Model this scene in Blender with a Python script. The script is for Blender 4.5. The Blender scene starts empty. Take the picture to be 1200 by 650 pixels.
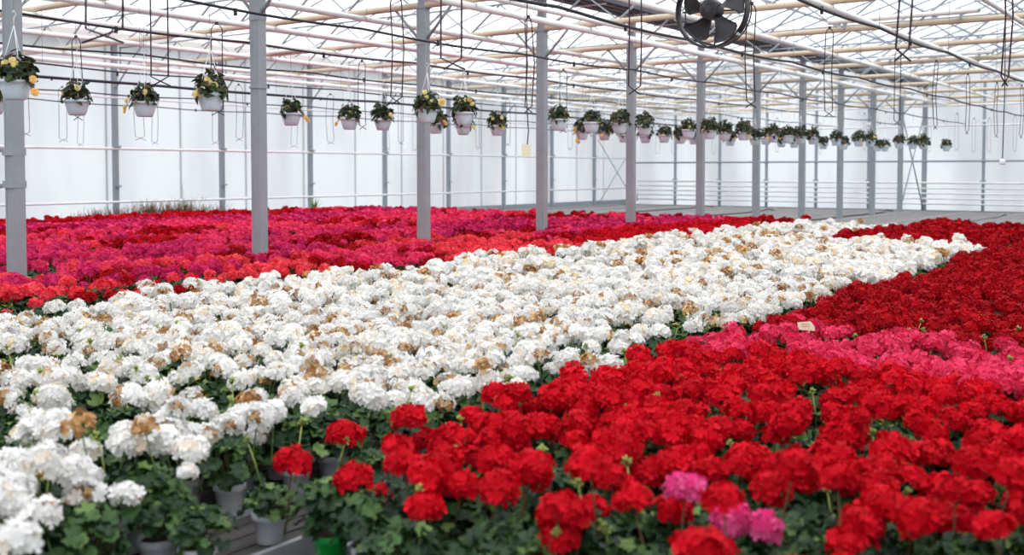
import bpy, math, random
import numpy as np
from mathutils import Vector, Matrix, Euler

SC = bpy.context.scene
COL = SC.collection
PI = math.pi
rnd = random.Random(7)

# ------------------------------------------------------------------ camera
F = 1231.0
TH = math.atan(881.0 / F)
PITCH = math.atan(50.0 / F)
EYE = 1.35                      # eye above the bench tops (bench tops are z = 0)
cam_d = bpy.data.cameras.new('camera')
cam = bpy.data.objects.new('camera', cam_d)
COL.objects.link(cam)
cam.location = (0, 0, EYE)
cam.rotation_euler = (PI / 2 - PITCH, 0, TH)
cam_d.sensor_width = 36.0
cam_d.lens = 36.0 * F / 1200.0
cam_d.shift_y = -75.0 / 1200.0
cam_d.clip_end = 300
cam_d.dof.use_dof = True
cam_d.dof.focus_distance = 8.5
cam_d.dof.aperture_fstop = 2.2
SC.camera = cam
CM, SN = math.cos(TH), math.sin(TH)


def ground(px, py, z):
    """the place whose height is z and that stands at this bearing and drop"""
    zc = (EYE - z) * F / (py - 200.0)
    return at(px, zc)


def at(px, zc):
    xc = (px - 600.0) / F * zc
    return (xc * CM - zc * SN, xc * SN + zc * CM)


def depth(x, y):
    return -x * SN + y * CM


def seen(x, y):
    zc = depth(x, y)
    if zc < 0.5:
        return zc, -9999
    return zc, 600 + F * (x * CM + y * SN) / zc


# ------------------------------------------------------------------ helpers
class MB:
    def __init__(s):
        s.v, s.f, s.m = [], [], []

    def add(s, vs, fs, mi=0):
        b = len(s.v)
        s.v += [tuple(v) for v in vs]
        s.f += [tuple(b + i for i in f) for f in fs]
        s.m += [mi] * len(fs)

    def box(s, x0, y0, z0, x1, y1, z1, mi=0):
        s.add([(x0, y0, z0), (x1, y0, z0), (x1, y1, z0), (x0, y1, z0), (x0, y0, z1), (x1, y0, z1), (x1, y1, z1), (x0, y1, z1)],
              [(0, 3, 2, 1), (4, 5, 6, 7), (0, 1, 5, 4), (1, 2, 6, 5), (2, 3, 7, 6), (3, 0, 4, 7)], mi)

    def tube(s, pts, r, seg=8, mi=0, caps=True):
        pts = [Vector(p) for p in pts]
        n = len(pts)
        rr = r if isinstance(r, (list, tuple)) else [r] * n
        vs, fs = [], []
        ref = None
        for i, p in enumerate(pts):
            d = (pts[min(i + 1, n - 1)] - pts[max(i - 1, 0)])
            d = d.normalized() if d.length > 1e-9 else Vector((0, 0, 1))
            if ref is None:
                ref = Vector((0, 0, 1)) if abs(d.z) < 0.9 else Vector((1, 0, 0))
            a = d.cross(ref).normalized()
            b = a.cross(d).normalized()
            ref = b
            for k in range(seg):
                t = 2 * PI * k / seg
                vs.append(p + (a * math.cos(t) + b * math.sin(t)) * rr[i])
        for i in range(n - 1):
            for k in range(seg):
                k2 = (k + 1) % seg
                fs.append((i * seg + k, i * seg + k2, (i + 1) * seg + k2, (i + 1) * seg + k))
        if caps:
            fs.append(tuple(range(seg))[::-1])
            fs.append(tuple((n - 1) * seg + k for k in range(seg)))
        s.add(vs, fs, mi)

    def lathe(s, prof, seg=24, mi=0, origin=(0, 0, 0), mat=None):
        vs, fs = [], []
        for r, z in prof:
            for k in range(seg):
                t = 2 * PI * k / seg
                v = Vector((r * math.cos(t), r * math.sin(t), z))
                if mat:
                    v = mat @ v
                vs.append(v + Vector(origin))
        for i in range(len(prof) - 1):
            for k in range(seg):
                k2 = (k + 1) % seg
                fs.append((i * seg + k, i * seg + k2, (i + 1) * seg + k2, (i + 1) * seg + k))
        s.add(vs, fs, mi)

    def mesh(s, name, mats, smooth=False):
        me = bpy.data.meshes.new(name)
        me.from_pydata(s.v, [], s.f)
        for m in mats:
            me.materials.append(m)
        me.polygons.foreach_set('material_index', s.m)
        if smooth:
            me.polygons.foreach_set('use_smooth', [True] * len(me.polygons))
        me.update()
        return me

    def build(s, name, mats, parent=None, smooth=False, loc=None):
        if not isinstance(mats, (list, tuple)):
            mats = [mats]
        return put(name, s.mesh(name, mats, smooth), parent, loc)


def put(name, me, parent=None, loc=None, rot=None, sc=None):
    o = bpy.data.objects.new(name, me)
    COL.objects.link(o)
    if parent is not None:
        o.parent = parent
    if loc is not None:
        o.location = loc
    if rot is not None:
        o.rotation_euler = rot
    if sc is not None:
        o.scale = sc if isinstance(sc, (tuple, list)) else (sc, sc, sc)
    return o


def empty(name, loc=(0, 0, 0), rz=0.0):
    o = bpy.data.objects.new(name, None)
    COL.objects.link(o)
    o.location = loc
    o.rotation_euler = (0, 0, rz)
    o.empty_display_size = 0.1
    return o


def tag(o, label=None, cat=None, group=None, kind=None):
    if label:
        o['label'] = label
    if cat:
        o['category'] = cat
    if group:
        o['group'] = group
    if kind:
        o['kind'] = kind
    return o


# ------------------------------------------------------------------ materials
def srgb(c):
    return tuple(((x / 255.0) / 12.92 if x / 255.0 <= 0.04045 else ((x / 255.0 + 0.055) / 1.055) ** 2.4) for x in c)


def new_mat(name):
    m = bpy.data.materials.new(name)
    m.use_nodes = True
    nt = m.node_tree
    nt.nodes.clear()
    out = nt.nodes.new('ShaderNodeOutputMaterial')
    return m, nt, out


def simple(name, col, rough=0.5, metal=0.0, noise=0.0, nscale=8.0, spec=0.5, stretch=None, bump=0.0):
    m, nt, out = new_mat(name)
    b = nt.nodes.new('ShaderNodeBsdfPrincipled')
    nt.links.new(b.outputs[0], out.inputs[0])
    c = srgb(col)
    b.inputs['Base Color'].default_value = (*c, 1)
    b.inputs['Roughness'].default_value = rough
    b.inputs['Metallic'].default_value = metal
    b.inputs['Specular IOR Level'].default_value = spec
    if noise > 0 or bump > 0:
        tc = nt.nodes.new('ShaderNodeTexCoord')
        mp = nt.nodes.new('ShaderNodeMapping')
        if stretch:
            mp.inputs['Scale'].default_value = stretch
        n = nt.nodes.new('ShaderNodeTexNoise')
        n.inputs['Scale'].default_value = nscale
        n.inputs['Detail'].default_value = 4
        nt.links.new(tc.outputs['Object'], mp.inputs[0])
        nt.links.new(mp.outputs[0], n.inputs['Vector'])
        if noise > 0:
            r = nt.nodes.new('ShaderNodeValToRGB')
            r.color_ramp.elements[0].position = 0.3
            r.color_ramp.elements[1].position = 0.7
            r.color_ramp.elements[0].color = (*[x * (1 - noise) for x in c], 1)
            r.color_ramp.elements[1].color = (*[min(1, x * (1 + noise)) for x in c], 1)
            nt.links.new(n.outputs[0], r.inputs[0])
            nt.links.new(r.outputs[0], b.inputs['Base Color'])
        if bump > 0:
            bp = nt.nodes.new('ShaderNodeBump')
            bp.inputs['Strength'].default_value = bump
            bp.inputs['Distance'].default_value = 0.01
            nt.links.new(n.outputs[0], bp.inputs['Height'])
            nt.links.new(bp.outputs[0], b.inputs['Normal'])
    return m


def petal_mat(name, dark, light, trans=0.25, alt=None):
    """petal colour varies floret by floret with the mesh attribute tint"""
    m, nt, out = new_mat(name)
    at_ = nt.nodes.new('ShaderNodeAttribute')
    at_.attribute_name = 'tint'
    oi = nt.nodes.new('ShaderNodeObjectInfo')
    r = nt.nodes.new('ShaderNodeValToRGB')
    r.color_ramp.elements[0].color = (*srgb(dark), 1)
    r.color_ramp.elements[1].color = (*srgb(light), 1)
    if alt:
        e = r.color_ramp.elements.new(0.86)
        e.color = (*srgb(light), 1)
        r.color_ramp.elements[-1].color = (*srgb(alt), 1)
    nt.links.new(at_.outputs['Fac'], r.inputs[0])
    hs = nt.nodes.new('ShaderNodeHueSaturation')
    mr = nt.nodes.new('ShaderNodeMapRange')
    mr.inputs['To Min'].default_value = 0.9
    mr.inputs['To Max'].default_value = 1.06
    nt.links.new(oi.outputs['Random'], mr.inputs[0])
    nt.links.new(mr.outputs[0], hs.inputs['Value'])
    nt.links.new(r.outputs[0], hs.inputs['Color'])
    d = nt.nodes.new('ShaderNodeBsdfPrincipled')
    d.inputs['Roughness'].default_value = 0.65
    d.inputs['Specular IOR Level'].default_value = 0.12
    t = nt.nodes.new('ShaderNodeBsdfTranslucent')
    mx = nt.nodes.new('ShaderNodeMixShader')
    mx.inputs[0].default_value = trans
    nt.links.new(hs.outputs[0], d.inputs['Base Color'])
    nt.links.new(hs.outputs[0], t.inputs['Color'])
    nt.links.new(d.outputs[0], mx.inputs[1])
    nt.links.new(t.outputs[0], mx.inputs[2])
    nt.links.new(mx.outputs[0], out.inputs[0])
    return m


def leaf_mat(name, stops, trans=0.2, rough=0.5):
    m, nt, out = new_mat(name)
    at_ = nt.nodes.new('ShaderNodeAttribute')
    at_.attribute_name = 'tint'
    r = nt.nodes.new('ShaderNodeValToRGB')
    while len(r.color_ramp.elements) < len(stops):
        r.color_ramp.elements.new(0.5)
    for e, (p, c) in zip(r.color_ramp.elements, stops):
        e.position = p
        e.color = (*srgb(c), 1)
    nt.links.new(at_.outputs['Fac'], r.inputs[0])
    d = nt.nodes.new('ShaderNodeBsdfPrincipled')
    d.inputs['Roughness'].default_value = rough
    d.inputs['Specular IOR Level'].default_value = 0.3
    t = nt.nodes.new('ShaderNodeBsdfTranslucent')
    mx = nt.nodes.new('ShaderNodeMixShader')
    mx.inputs[0].default_value = trans
    nt.links.new(r.outputs[0], d.inputs['Base Color'])
    nt.links.new(r.outputs[0], t.inputs['Color'])
    nt.links.new(d.outputs[0], mx.inputs[1])
    nt.links.new(t.outputs[0], mx.inputs[2])
    nt.links.new(mx.outputs[0], out.inputs[0])
    return m


def film_mat(name, col, clear, shade_streak=0.0, vscale=(1, 1, 1)):
    """translucent plastic film: some light passes straight, some is scattered"""
    m, nt, out = new_mat(name)
    tr = nt.nodes.new('ShaderNodeBsdfTransparent')
    tr.inputs[0].default_value = (0.96, 0.97, 0.98, 1)
    tl = nt.nodes.new('ShaderNodeBsdfTranslucent')
    mx = nt.nodes.new('ShaderNodeMixShader')
    mx.inputs[0].default_value = 1 - clear
    c = srgb(col)
    tl.inputs[0].default_value = (*c, 1)
    if shade_streak > 0:
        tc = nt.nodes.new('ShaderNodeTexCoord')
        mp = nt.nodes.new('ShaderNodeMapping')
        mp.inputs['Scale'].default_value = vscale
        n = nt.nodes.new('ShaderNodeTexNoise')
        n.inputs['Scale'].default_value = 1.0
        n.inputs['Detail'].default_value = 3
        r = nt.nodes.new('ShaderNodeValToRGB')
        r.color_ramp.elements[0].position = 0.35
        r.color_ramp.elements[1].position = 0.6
        r.color_ramp.elements[0].color = (*[x * (1 - shade_streak) for x in c], 1)  # darker film colour painted in for faint shadows of structure outside
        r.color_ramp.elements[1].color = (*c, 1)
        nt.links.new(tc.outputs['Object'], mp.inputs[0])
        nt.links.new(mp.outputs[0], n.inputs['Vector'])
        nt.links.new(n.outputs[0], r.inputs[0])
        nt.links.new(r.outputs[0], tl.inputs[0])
    nt.links.new(tr.outputs[0], mx.inputs[1])
    nt.links.new(tl.outputs[0], mx.inputs[2])
    nt.links.new(mx.outputs[0], out.inputs[0])
    return m


M = {}
M['steel'] = simple('galvanized_steel', (150, 156, 161), 0.6, 0.0, 0.06, 6)
M['steel_far'] = simple('wall_post_steel', (146, 156, 164), 0.6)
M['white_pipe'] = simple('white_painted_pipe', (240, 240, 240), 0.45, 0, 0.06, 3)
M['tan_beam'] = simple('beige_steel_chord', (204, 186, 162), 0.55, 0, 0.10, 2)
M['web'] = simple('truss_web_steel', (150, 160, 168), 0.5)
M['gutter'] = simple('dark_gutter_steel', (78, 84, 90), 0.6, 0, 0.1, 2, stretch=(4, .3, 4))
M['black'] = simple('black_hose_rubber', (20, 22, 34), 0.5)
M['maroon'] = simple('dark_maroon_cord', (50, 18, 34), 0.5)
M['thin_wire'] = simple('thin_grey_wire', (120, 122, 130), 0.5)
M['white_wire'] = simple('white_plastic_hanger', (232, 230, 234), 0.4)
M['hang_pot'] = simple('lilac_white_plastic', (206, 218, 228), 0.45, 0, 0.03, 3)
M['pot_white'] = simple('grey_white_plastic', (206, 208, 214), 0.45, 0, 0.04, 5)
M['pot_green'] = simple('bright_green_plastic', (18, 165, 62), 0.35)
M['soil'] = simple('peat_soil', (62, 38, 28), 0.95, 0, 0.35, 60, bump=0.8)
M['fan_dark'] = simple('dark_fan_plastic', (32, 30, 32), 0.45)
M['fan_blade'] = simple('fan_blade_grey', (50, 48, 52), 0.5)
M['alu'] = simple('bench_aluminium', (186, 190, 194), 0.4, 0.5)
M['bench'] = simple('weathered_bench_slats', (128, 124, 122), 0.85, 0, 0.3, 1.2, stretch=(14, .6, 1))
M['bench_dark'] = simple('dark_bench_slats', (66, 62, 60), 0.85, 0, 0.35, 2.2, stretch=(12, .8, 1))
M['floor'] = simple('dark_gravel_floor', (58, 58, 56), 0.9, 0, 0.3, 3)
M['ground'] = simple('pale_outdoor_ground', (158, 160, 156), 0.9, 0, 0.2, 0.3)
M['tag'] = simple('cream_card', (236, 226, 196), 0.6)
M['ink'] = simple('dark_ink', (96, 90, 84), 0.7)
M['roof_film'] = film_mat('roof_film', (250, 251, 253), 0.72)
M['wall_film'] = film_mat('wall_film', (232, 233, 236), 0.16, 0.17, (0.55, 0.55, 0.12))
M['lamp'] = simple('lamp_housing_white', (228, 226, 220), 0.4)
M['stem'] = simple('green_stem', (92, 120, 56), 0.6)
M['stem_red'] = simple('reddish_green_stem', (98, 74, 44), 0.6)
M['bark'] = simple('woody_stem', (92, 74, 50), 0.8)
M['bud'] = simple('pale_green_bud', (150, 165, 84), 0.6)
M['wither'] = petal_mat('withered_petals', (150, 90, 34), (228, 190, 132), 0.2)
M['leaf'] = leaf_mat('geranium_leaf', [(0.0, (20, 42, 24)), (0.45, (38, 70, 34)), (0.85, (72, 104, 50)), (0.985, (110, 136, 70)), (1.0, (196, 166, 50))])
M['leaf_begonia'] = leaf_mat('begonia_leaf', [(0.0, (20, 32, 18)), (0.5, (38, 58, 28)), (0.8, (66, 82, 36)), (1.0, (96, 62, 36))])
M['grass_dry'] = leaf_mat('dry_grass', [(0.0, (96, 88, 52)), (0.5, (132, 92, 72)), (1.0, (86, 104, 52))])
M['leaf_bright'] = leaf_mat('bright_blade_leaf', [(0.0, (70, 128, 50)), (1.0, (120, 160, 80))])
M['begonia_y'] = petal_mat('yellow_begonia_petals', (246, 222, 140), (255, 246, 196), 0.25)
M['begonia_o'] = petal_mat('peach_begonia_petals', (244, 190, 108), (254, 226, 160), 0.25)
PET = {
    'white': petal_mat('white_petals', (240, 238, 234), (254, 253, 251), 0.3, (246, 226, 194)),
    'red': petal_mat('bright_red_petals', (186, 0, 22), (226, 10, 36), 0.22),
    'crimson': petal_mat('crimson_petals', (150, 0, 16), (194, 4, 24), 0.2),
    'pink': petal_mat('rose_pink_petals', (210, 20, 66), (244, 78, 120), 0.22),
    'rose': petal_mat('deep_rose_petals', (226, 30, 84), (248, 78, 124), 0.22),
    'magenta': petal_mat('magenta_petals', (196, 18, 82), (234, 62, 128), 0.22),
    'coral': petal_mat('coral_petals', (236, 36, 58), (252, 92, 102), 0.22),
    'hotpink': petal_mat('candy_pink_petals', (222, 40, 120), (246, 112, 170), 0.25),
}


# ------------------------------------------------------------------ plant geometry (numpy, triangles only)
class G:
    """triangle soup: vertices, triangles, material index and tint per triangle"""
    def __init__(s):
        s.V, s.T, s.I, s.C, s.n = [], [], [], [], 0

    def add(s, V, T, mi, tint):
        V = np.asarray(V, dtype=np.float32)
        T = np.asarray(T, dtype=np.int32)
        s.V.append(V)
        s.T.append(T + s.n)
        s.I.append(np.full(len(T), mi, dtype=np.int32))
        s.C.append(np.full(len(T), tint, dtype=np.float32) if np.isscalar(tint) else np.asarray(tint, dtype=np.float32))
        s.n += len(V)

    def merge(s, A, mat4=None, mi_map=None, tint_add=0.0):
        V, T, I, C = A
        if mat4 is not None:
            V = V @ mat4[:3, :3].T + mat4[:3, 3]
        s.V.append(V.astype(np.float32))
        s.T.append(T + s.n)
        s.I.append(np.array(mi_map, dtype=np.int32)[I] if mi_map is not None else I)
        s.C.append(np.clip(C + tint_add, 0, 1) if tint_add else C)
        s.n += len(V)

    def arr(s):
        return (np.concatenate(s.V), np.concatenate(s.T), np.concatenate(s.I), np.concatenate(s.C))


def np_mesh(name, A, mats):
    V, T, I, C = A
    me = bpy.data.meshes.new(name)
    me.vertices.add(len(V))
    me.vertices.foreach_set('co', V.astype(np.float32).ravel())
    me.loops.add(len(T) * 3)
    me.loops.foreach_set('vertex_index', T.astype(np.int32).ravel())
    me.polygons.add(len(T))
    me.polygons.foreach_set('loop_start', np.arange(0, len(T) * 3, 3, dtype=np.int32))
    for m in mats:
        me.materials.append(m)
    me.polygons.foreach_set('material_index', I.astype(np.int32))
    a = me.attributes.new('tint', 'FLOAT', 'FACE')
    a.data.foreach_set('value', C.astype(np.float32))
    me.update(calc_edges=True)
    return me


def basis(n, spin):
    n = n / np.linalg.norm(n)
    ref = np.array([0, 0, 1.0]) if abs(n[2]) < 0.95 else np.array([1.0, 0, 0])
    a = np.cross(ref, n)
    a /= np.linalg.norm(a)
    b = np.cross(n, a)
    c, s_ = math.cos(spin), math.sin(spin)
    return a * c + b * s_, -a * s_ + b * c, n


def floret(g, p, n, r, rs, lod, mi, tint):
    a, b, n = basis(n, rs.uniform(0, 2 * PI))
    V, T = [p - n * r * 0.15], []
    for k in range(5):
        t = 2 * PI * k / 5 + rs.uniform(-.12, .12)
        cup = rs.uniform(-0.05, 0.42)
        rr = r * rs.uniform(.85, 1.1)
        d = a * math.cos(t) + b * math.sin(t)
        e = -a * math.sin(t) + b * math.cos(t)
        i = len(V)
        if lod == 2:
            V += [p + d * rr * .5 + e * rr * .34 + n * rr * cup * .3, p + d * rr * .92 + e * rr * .36 + n * rr * (cup + rs.uniform(-.12, .12)),
                  p + d * rr * 1.04 + n * rr * cup * .8,
                  p + d * rr * .92 - e * rr * .36 + n * rr * (cup + rs.uniform(-.12, .12)), p + d * rr * .5 - e * rr * .34 + n * rr * cup * .3]
            T += [(0, i + 4, i + 3), (0, i + 3, i + 2), (0, i + 2, i + 1), (0, i + 1, i)]
        elif lod == 1:
            V += [p + d * rr * .8 + e * rr * .46 + n * rr * cup, p + d * rr * .8 - e * rr * .46 + n * rr * (cup + rs.uniform(-.15, .15))]
            T += [(0, i + 1, i)]
        else:
            V += [p + d * rr + n * rr * cup]
    if lod == 1:
        V += []
    if lod == 0:
        T = [(0, 1 + k, 1 + (k + 1) % 5) for k in range(5)]
    g.add(V, T, mi, tint)


def tri_tube(g, pts, r, seg, mi, tint):
    pts = [np.array(p, dtype=float) for p in pts]
    V, T = [], []
    for i, p in enumerate(pts):
        d = pts[min(i + 1, len(pts) - 1)] - pts[max(i - 1, 0)]
        a, b, _ = basis(d + 1e-9, 0)
        for k in range(seg):
            t = 2 * PI * k / seg
            V.append(p + (a * math.cos(t) + b * math.sin(t)) * (r[i] if isinstance(r, list) else r))
    for i in range(len(pts) - 1):
        for k in range(seg):
            k2 = (k + 1) % seg
            A_, B_, C_, D_ = i * seg + k, i * seg + k2, (i + 1) * seg + k2, (i + 1) * seg + k
            T += [(A_, B_, C_), (A_, C_, D_)]
    g.add(V, T, mi, tint)


def umbel(seed, lod, brown=0.0, stemlen=0.2):
    """a round geranium flower head; materials 0 petals, 1 green, 2 withered"""
    rs = random.Random(seed)
    g = G()
    nf = {2: 46, 1: 30, 0: 17}[lod]
    R = 0.052
    fr = {2: 0.0215, 1: 0.0255, 0: 0.036}[lod]
    off = rs.uniform(0, 6)
    brown_dir = np.array([rs.uniform(-1, 1), rs.uniform(-1, 1), rs.uniform(-.2, .8)])
    brown_dir /= np.linalg.norm(brown_dir)
    sx, sy, sz = rs.uniform(.9, 1.12), rs.uniform(.9, 1.12), rs.uniform(.68, .86)
    for i in range(nf):
        u = (i + .5) / nf
        cz = 1 - u * 1.42
        ph = i * 2.39996 + off
        s_ = math.sqrt(max(0, 1 - cz * cz))
        d = np.array([s_ * math.cos(ph), s_ * math.sin(ph), cz]) + np.array([rs.uniform(-.13, .13) for _ in range(3)])
        rad = R * rs.uniform(.86, 1.12)
        p = d * rad * np.array([sx, sy, sz])
        n = d + np.array([rs.uniform(-.35, .35), rs.uniform(-.35, .35), rs.uniform(-.1, .4)])
        isb = brown >= .99 or (brown > 0 and float(np.dot(d, brown_dir)) > 1.0 - brown * 1.6 and rs.random() < .85)
        r = fr * (rs.uniform(.5, .75) if isb else rs.uniform(.85, 1.12))
        if isb:
            p = p * rs.uniform(.75, .98)
            n = n + np.array([rs.uniform(-1, 1) for _ in range(3)])
        floret(g, p, n, r, rs, lod, 2 if isb else 0, rs.random())
    if lod == 2:
        for k in range(9):
            t = rs.uniform(0, 6.28)
            q = np.array([math.cos(t) * .03, math.sin(t) * .03, -.012 - rs.uniform(0, .02)])
            tri_tube(g, [(0, 0, -.03), q * .8, q], [.0012, .003, .0008], 4, 1, .5)
    bend = (rs.uniform(-.02, .02), rs.uniform(-.02, .02))
    if lod < 2:
        tri_tube(g, [(0, 0, 0.0), (bend[0] * .4, bend[1] * .4, -stemlen * .5), (bend[0], bend[1], -stemlen)], .0032, 4 if lod else 3, 1, .5)
    return g.arr()


def leaf(g, c, n, r, spin, seg, mi, tint, rs, deep=.25):
    a, b, n = basis(n, spin)
    ph_ = rs.uniform(0, 6)
    V, T = [np.array(c) - n * r * deep * .6 - a * r * .35], []
    m = seg
    for k in range(m + 1):
        t = -2.75 + 5.5 * k / m
        rr = r * (1 + (.08 if k % 2 else -.09)) * (1 - .08 * abs(t) / 2.75)
        V.append(c + (a * math.cos(t) + b * math.sin(t)) * rr * np.float64(1.0) + n * r * (deep * math.cos(4 * t + ph_) * .8 + rs.uniform(-.12, .12)))
    for k in range(m):
        T.append((0, k + 1, k + 2))
    g.add(V, T, mi, tint)


def foliage(seed, lod, spread=.135, top=.26, base=.1, count=None):
    """leaf mound; materials 0 leaf, 1 green stem, 2 woody stem"""
    rs = random.Random(seed)
    g = G()
    nl = count or {2: 92, 1: 42, 0: 22}[lod]
    for i in range(nl):
        u = (i + .5) / nl
        ph = i * 2.39996 + rs.uniform(-.3, .3)
        el = rs.uniform(-.35, 1.0) if i % 3 else rs.uniform(.3, 1.0)
        rad = spread * rs.uniform(.72, 1.1)
        h = (top - base) * .55
        ce = base + (top - base) * .5
        co = math.cos(el * PI / 2)
        c = np.array([rad * co * math.cos(ph), rad * co * math.sin(ph), ce + h * math.sin(el * PI / 2) + rs.uniform(-.02, .02)])
        n = np.array([math.cos(ph) * co * .8, math.sin(ph) * co * .8, .75 + .4 * math.sin(el)]) + np.array([rs.uniform(-.35, .35) for _ in range(3)])
        r = rs.uniform(.022, .037) * (1.0 if lod == 2 else 1.3 if lod == 1 else 1.7)
        leaf(g, c, n, r, ph, {2: 16, 1: 7, 0: 3}[lod], 0, rs.random() ** 1.1, rs)
        if lod == 2 and i % 2 == 0:
            tri_tube(g, [(c[0] * .15, c[1] * .15, base + .02), (c[0] * .6, c[1] * .6, (base + c[2]) * .5 + .02), tuple(c)], .0018, 3, 1, .5)
    if lod:
        for k in range(4):
            t = rs.uniform(0, 6.28)
            tri_tube(g, [(0, 0, .09), (math.cos(t) * .02, math.sin(t) * .02, .16), (math.cos(t) * .05, math.sin(t) * .05, top - .02)], [.005, .004, .003], 4, 2, .5)
    return g.arr()


def rotz(a, loc=(0, 0, 0), s=1.0, tilt=(0, 0)):
    m = Matrix.Translation(loc) @ Euler((tilt[0], tilt[1], a)).to_matrix().to_4x4() @ Matrix.Scale(s, 4)
    return np.array(m)


COLORS = ['white', 'red', 'crimson', 'pink', 'rose', 'magenta', 'coral', 'hotpink']
UMB = {2: [umbel(100 + i, 2) for i in range(5)], 1: [umbel(200 + i, 1) for i in range(5)], 0: [umbel(300 + i, 0) for i in range(5)]}
UMBW = {2: [umbel(400, 2, .35), umbel(401, 2, .5), umbel(402, 2, .2), umbel(403, 2, 1.0)],
        1: [umbel(410, 1, .35), umbel(411, 1, .5), umbel(412, 1, .2), umbel(413, 1, 1.0)],
        0: [umbel(420, 0, .35), umbel(421, 0, .5), umbel(422, 0, .2), umbel(423, 0, 1.0)]}
FOL = {2: [foliage(500 + i, 2) for i in range(5)], 1: [foliage(520 + i, 1) for i in range(5)], 0: [foliage(540 + i, 0) for i in range(5)]}


def pick_umbel(color, lod, rs):
    """index into the list of heads: plain ones first, then those going brown"""
    if color == 'white':
        u = rs.random()
        if u < .50:
            return rs.randrange(5)
        return 5 + (0 if u < .66 else 1 if u < .76 else 2 if u < .92 else 3)
    return rs.randrange(5)


def umb_arr(color, lod, k):
    return UMB[lod][k] if k < 5 else UMBW[lod][k - 5]


_mesh_cache = {}


def umb_mesh(color, lod, k):
    key = ('u', color, lod, k)
    if key not in _mesh_cache:
        _mesh_cache[key] = np_mesh('flower_head', umb_arr(color, lod, k), [PET[color], M['stem'] if color == 'white' else M['stem_red'], M['wither']])
    return _mesh_cache[key]


def fol_mesh(lod, k):
    key = ('f', lod, k)
    if key not in _mesh_cache:
        _mesh_cache[key] = np_mesh('foliage', FOL[lod][k], [M['leaf'], M['stem'], M['bark']])
    return _mesh_cache[key]


def pot_mb(seg=24):
    mb = MB()
    mb.lathe([(0, 0.0), (.045, 0.0), (.047, .003), (.057, .088), (.0625, .09), (.064, .093), (.0645, .114), (.062, .117), (.059, .115), (.058, .1), (0.054, .098)], seg)
    return mb


POT_W = pot_mb().mesh('pot', [M['pot_white']], True)
POT_WL = pot_mb(10).mesh('pot', [M['pot_white']], True)
POT_G = pot_mb().mesh('pot', [M['pot_green']], True)


def soil_mesh():
    mb = MB()
    rs = random.Random(5)
    vs, fs = [(0, 0, .105)], []
    for ring, rr in enumerate((.02, .04, .0575)):
        for k in range(14):
            t = 2 * PI * k / 14
            vs.append((rr * math.cos(t), rr * math.sin(t), .104 - ring * .001 + rs.uniform(-.003, .003)))
    for k in range(14):
        fs.append((0, 1 + k, 1 + (k + 1) % 14))
        for ring in range(2):
            a0 = 1 + ring * 14
            fs.append((a0 + k, a0 + 14 + k, a0 + 14 + (k + 1) % 14, a0 + (k + 1) % 14))
    mb.add(vs, fs)
    return mb.mesh('soil', [M['soil']], True)


SOIL = soil_mesh()


def head_layout(rs, n, top=.335, spread=.1):
    out = []
    a0 = rs.uniform(0, 6.28)
    lift = rs.uniform(-.035, .045)
    for i in range(n):
        if i == 0 and n > 2:
            p = (rs.uniform(-.03, .03), rs.uniform(-.03, .03))
        else:
            t = a0 + i * 2 * PI / max(1, n - 1) + rs.uniform(-.4, .4)
            r = spread * rs.uniform(.75, 1.15)
            p = (math.cos(t) * r, math.sin(t) * r)
        out.append((p[0], p[1], top + lift + rs.uniform(-.055, .035)))
    return out


def bud_mesh(k):
    key = ('b', k)
    if key not in _mesh_cache:
        r_ = random.Random(80 + k)
        m_ = MB()
        for j in range(13):
            t, u = j * 2.4, r_.uniform(.2, 1)
            q = Vector((math.cos(t) * .016 * u, math.sin(t) * .016 * u, .02 - .02 * u * r_.uniform(.4, 1.4)))
            m_.tube([(0, 0, -.012), q * .7, q, q * 1.45], [.0012, .0022, .0045, .0012], 5)
        m_.tube([(0, 0, -.01), (.01, 0, -.1), (0, .01, -.2)], .0028, 5)
        _mesh_cache[key] = m_.mesh('bud_cluster', [M['bud']], True)
    return _mesh_cache[key]


def stem_mesh(color, k):
    key = ('s', color == 'white', k)
    if key not in _mesh_cache:
        r_ = random.Random(60 + k)
        bx, by = r_.uniform(-.03, .03), r_.uniform(-.03, .03)
        m_ = MB()
        m_.tube([(0, 0, .004), (bx * .3, by * .3, -.08), (bx * .8, by * .8, -.16), (bx, by, -.22)], [.0026, .003, .0036, .0042], 6)
        _mesh_cache[key] = m_.mesh('flower_stem', [M['stem'] if color == 'white' else M['stem_red']], True)
    return _mesh_cache[key]


def plant_parts(name, color, x, y, rs, lod, nheads, label, cat, group, pot=None, heads=None, z=0.0, hs=1.0, folk=None, scale_f=1.0, top=.335):
    root = empty(name, (x, y, z), rs.uniform(0, 6.28) if heads is None else 0.0)
    tag(root, label, cat, group)
    put('pot', pot or (POT_W if lod == 2 else POT_WL), root)
    if lod == 2:
        put('soil', SOIL, root)
    put('foliage', fol_mesh(lod, rs.randrange(5) if folk is None else folk), root, rot=(0, 0, rs.uniform(0, 6.28)), sc=rs.uniform(.95, 1.12) * scale_f)
    for i, (hx, hy, hz) in enumerate(heads if heads is not None else head_layout(rs, nheads, top)):
        hd = put('flower_head', umb_mesh(color, lod, pick_umbel(color, lod, rs)), root, (hx, hy, hz),
                 (rs.uniform(-.3, .3), rs.uniform(-.3, .3), rs.uniform(0, 6.28)), rs.uniform(.84, 1.12) * hs)
        if lod == 2:
            put('flower_stem', stem_mesh(color, rs.randrange(4)), hd)
    for i in range(rs.choice((0, 0, 0, 1, 1))):
        t = rs.uniform(0, 6.28)
        put('bud_cluster', bud_mesh(rs.randrange(3)), root, (math.cos(t) * .1, math.sin(t) * .1, rs.uniform(.29, .38)), (rs.uniform(-.3, .3), rs.uniform(-.3, .3), t), rs.uniform(.8, 1.2))
    return root


# whole-plant meshes for the farther plants
WHOLE = {}


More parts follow.
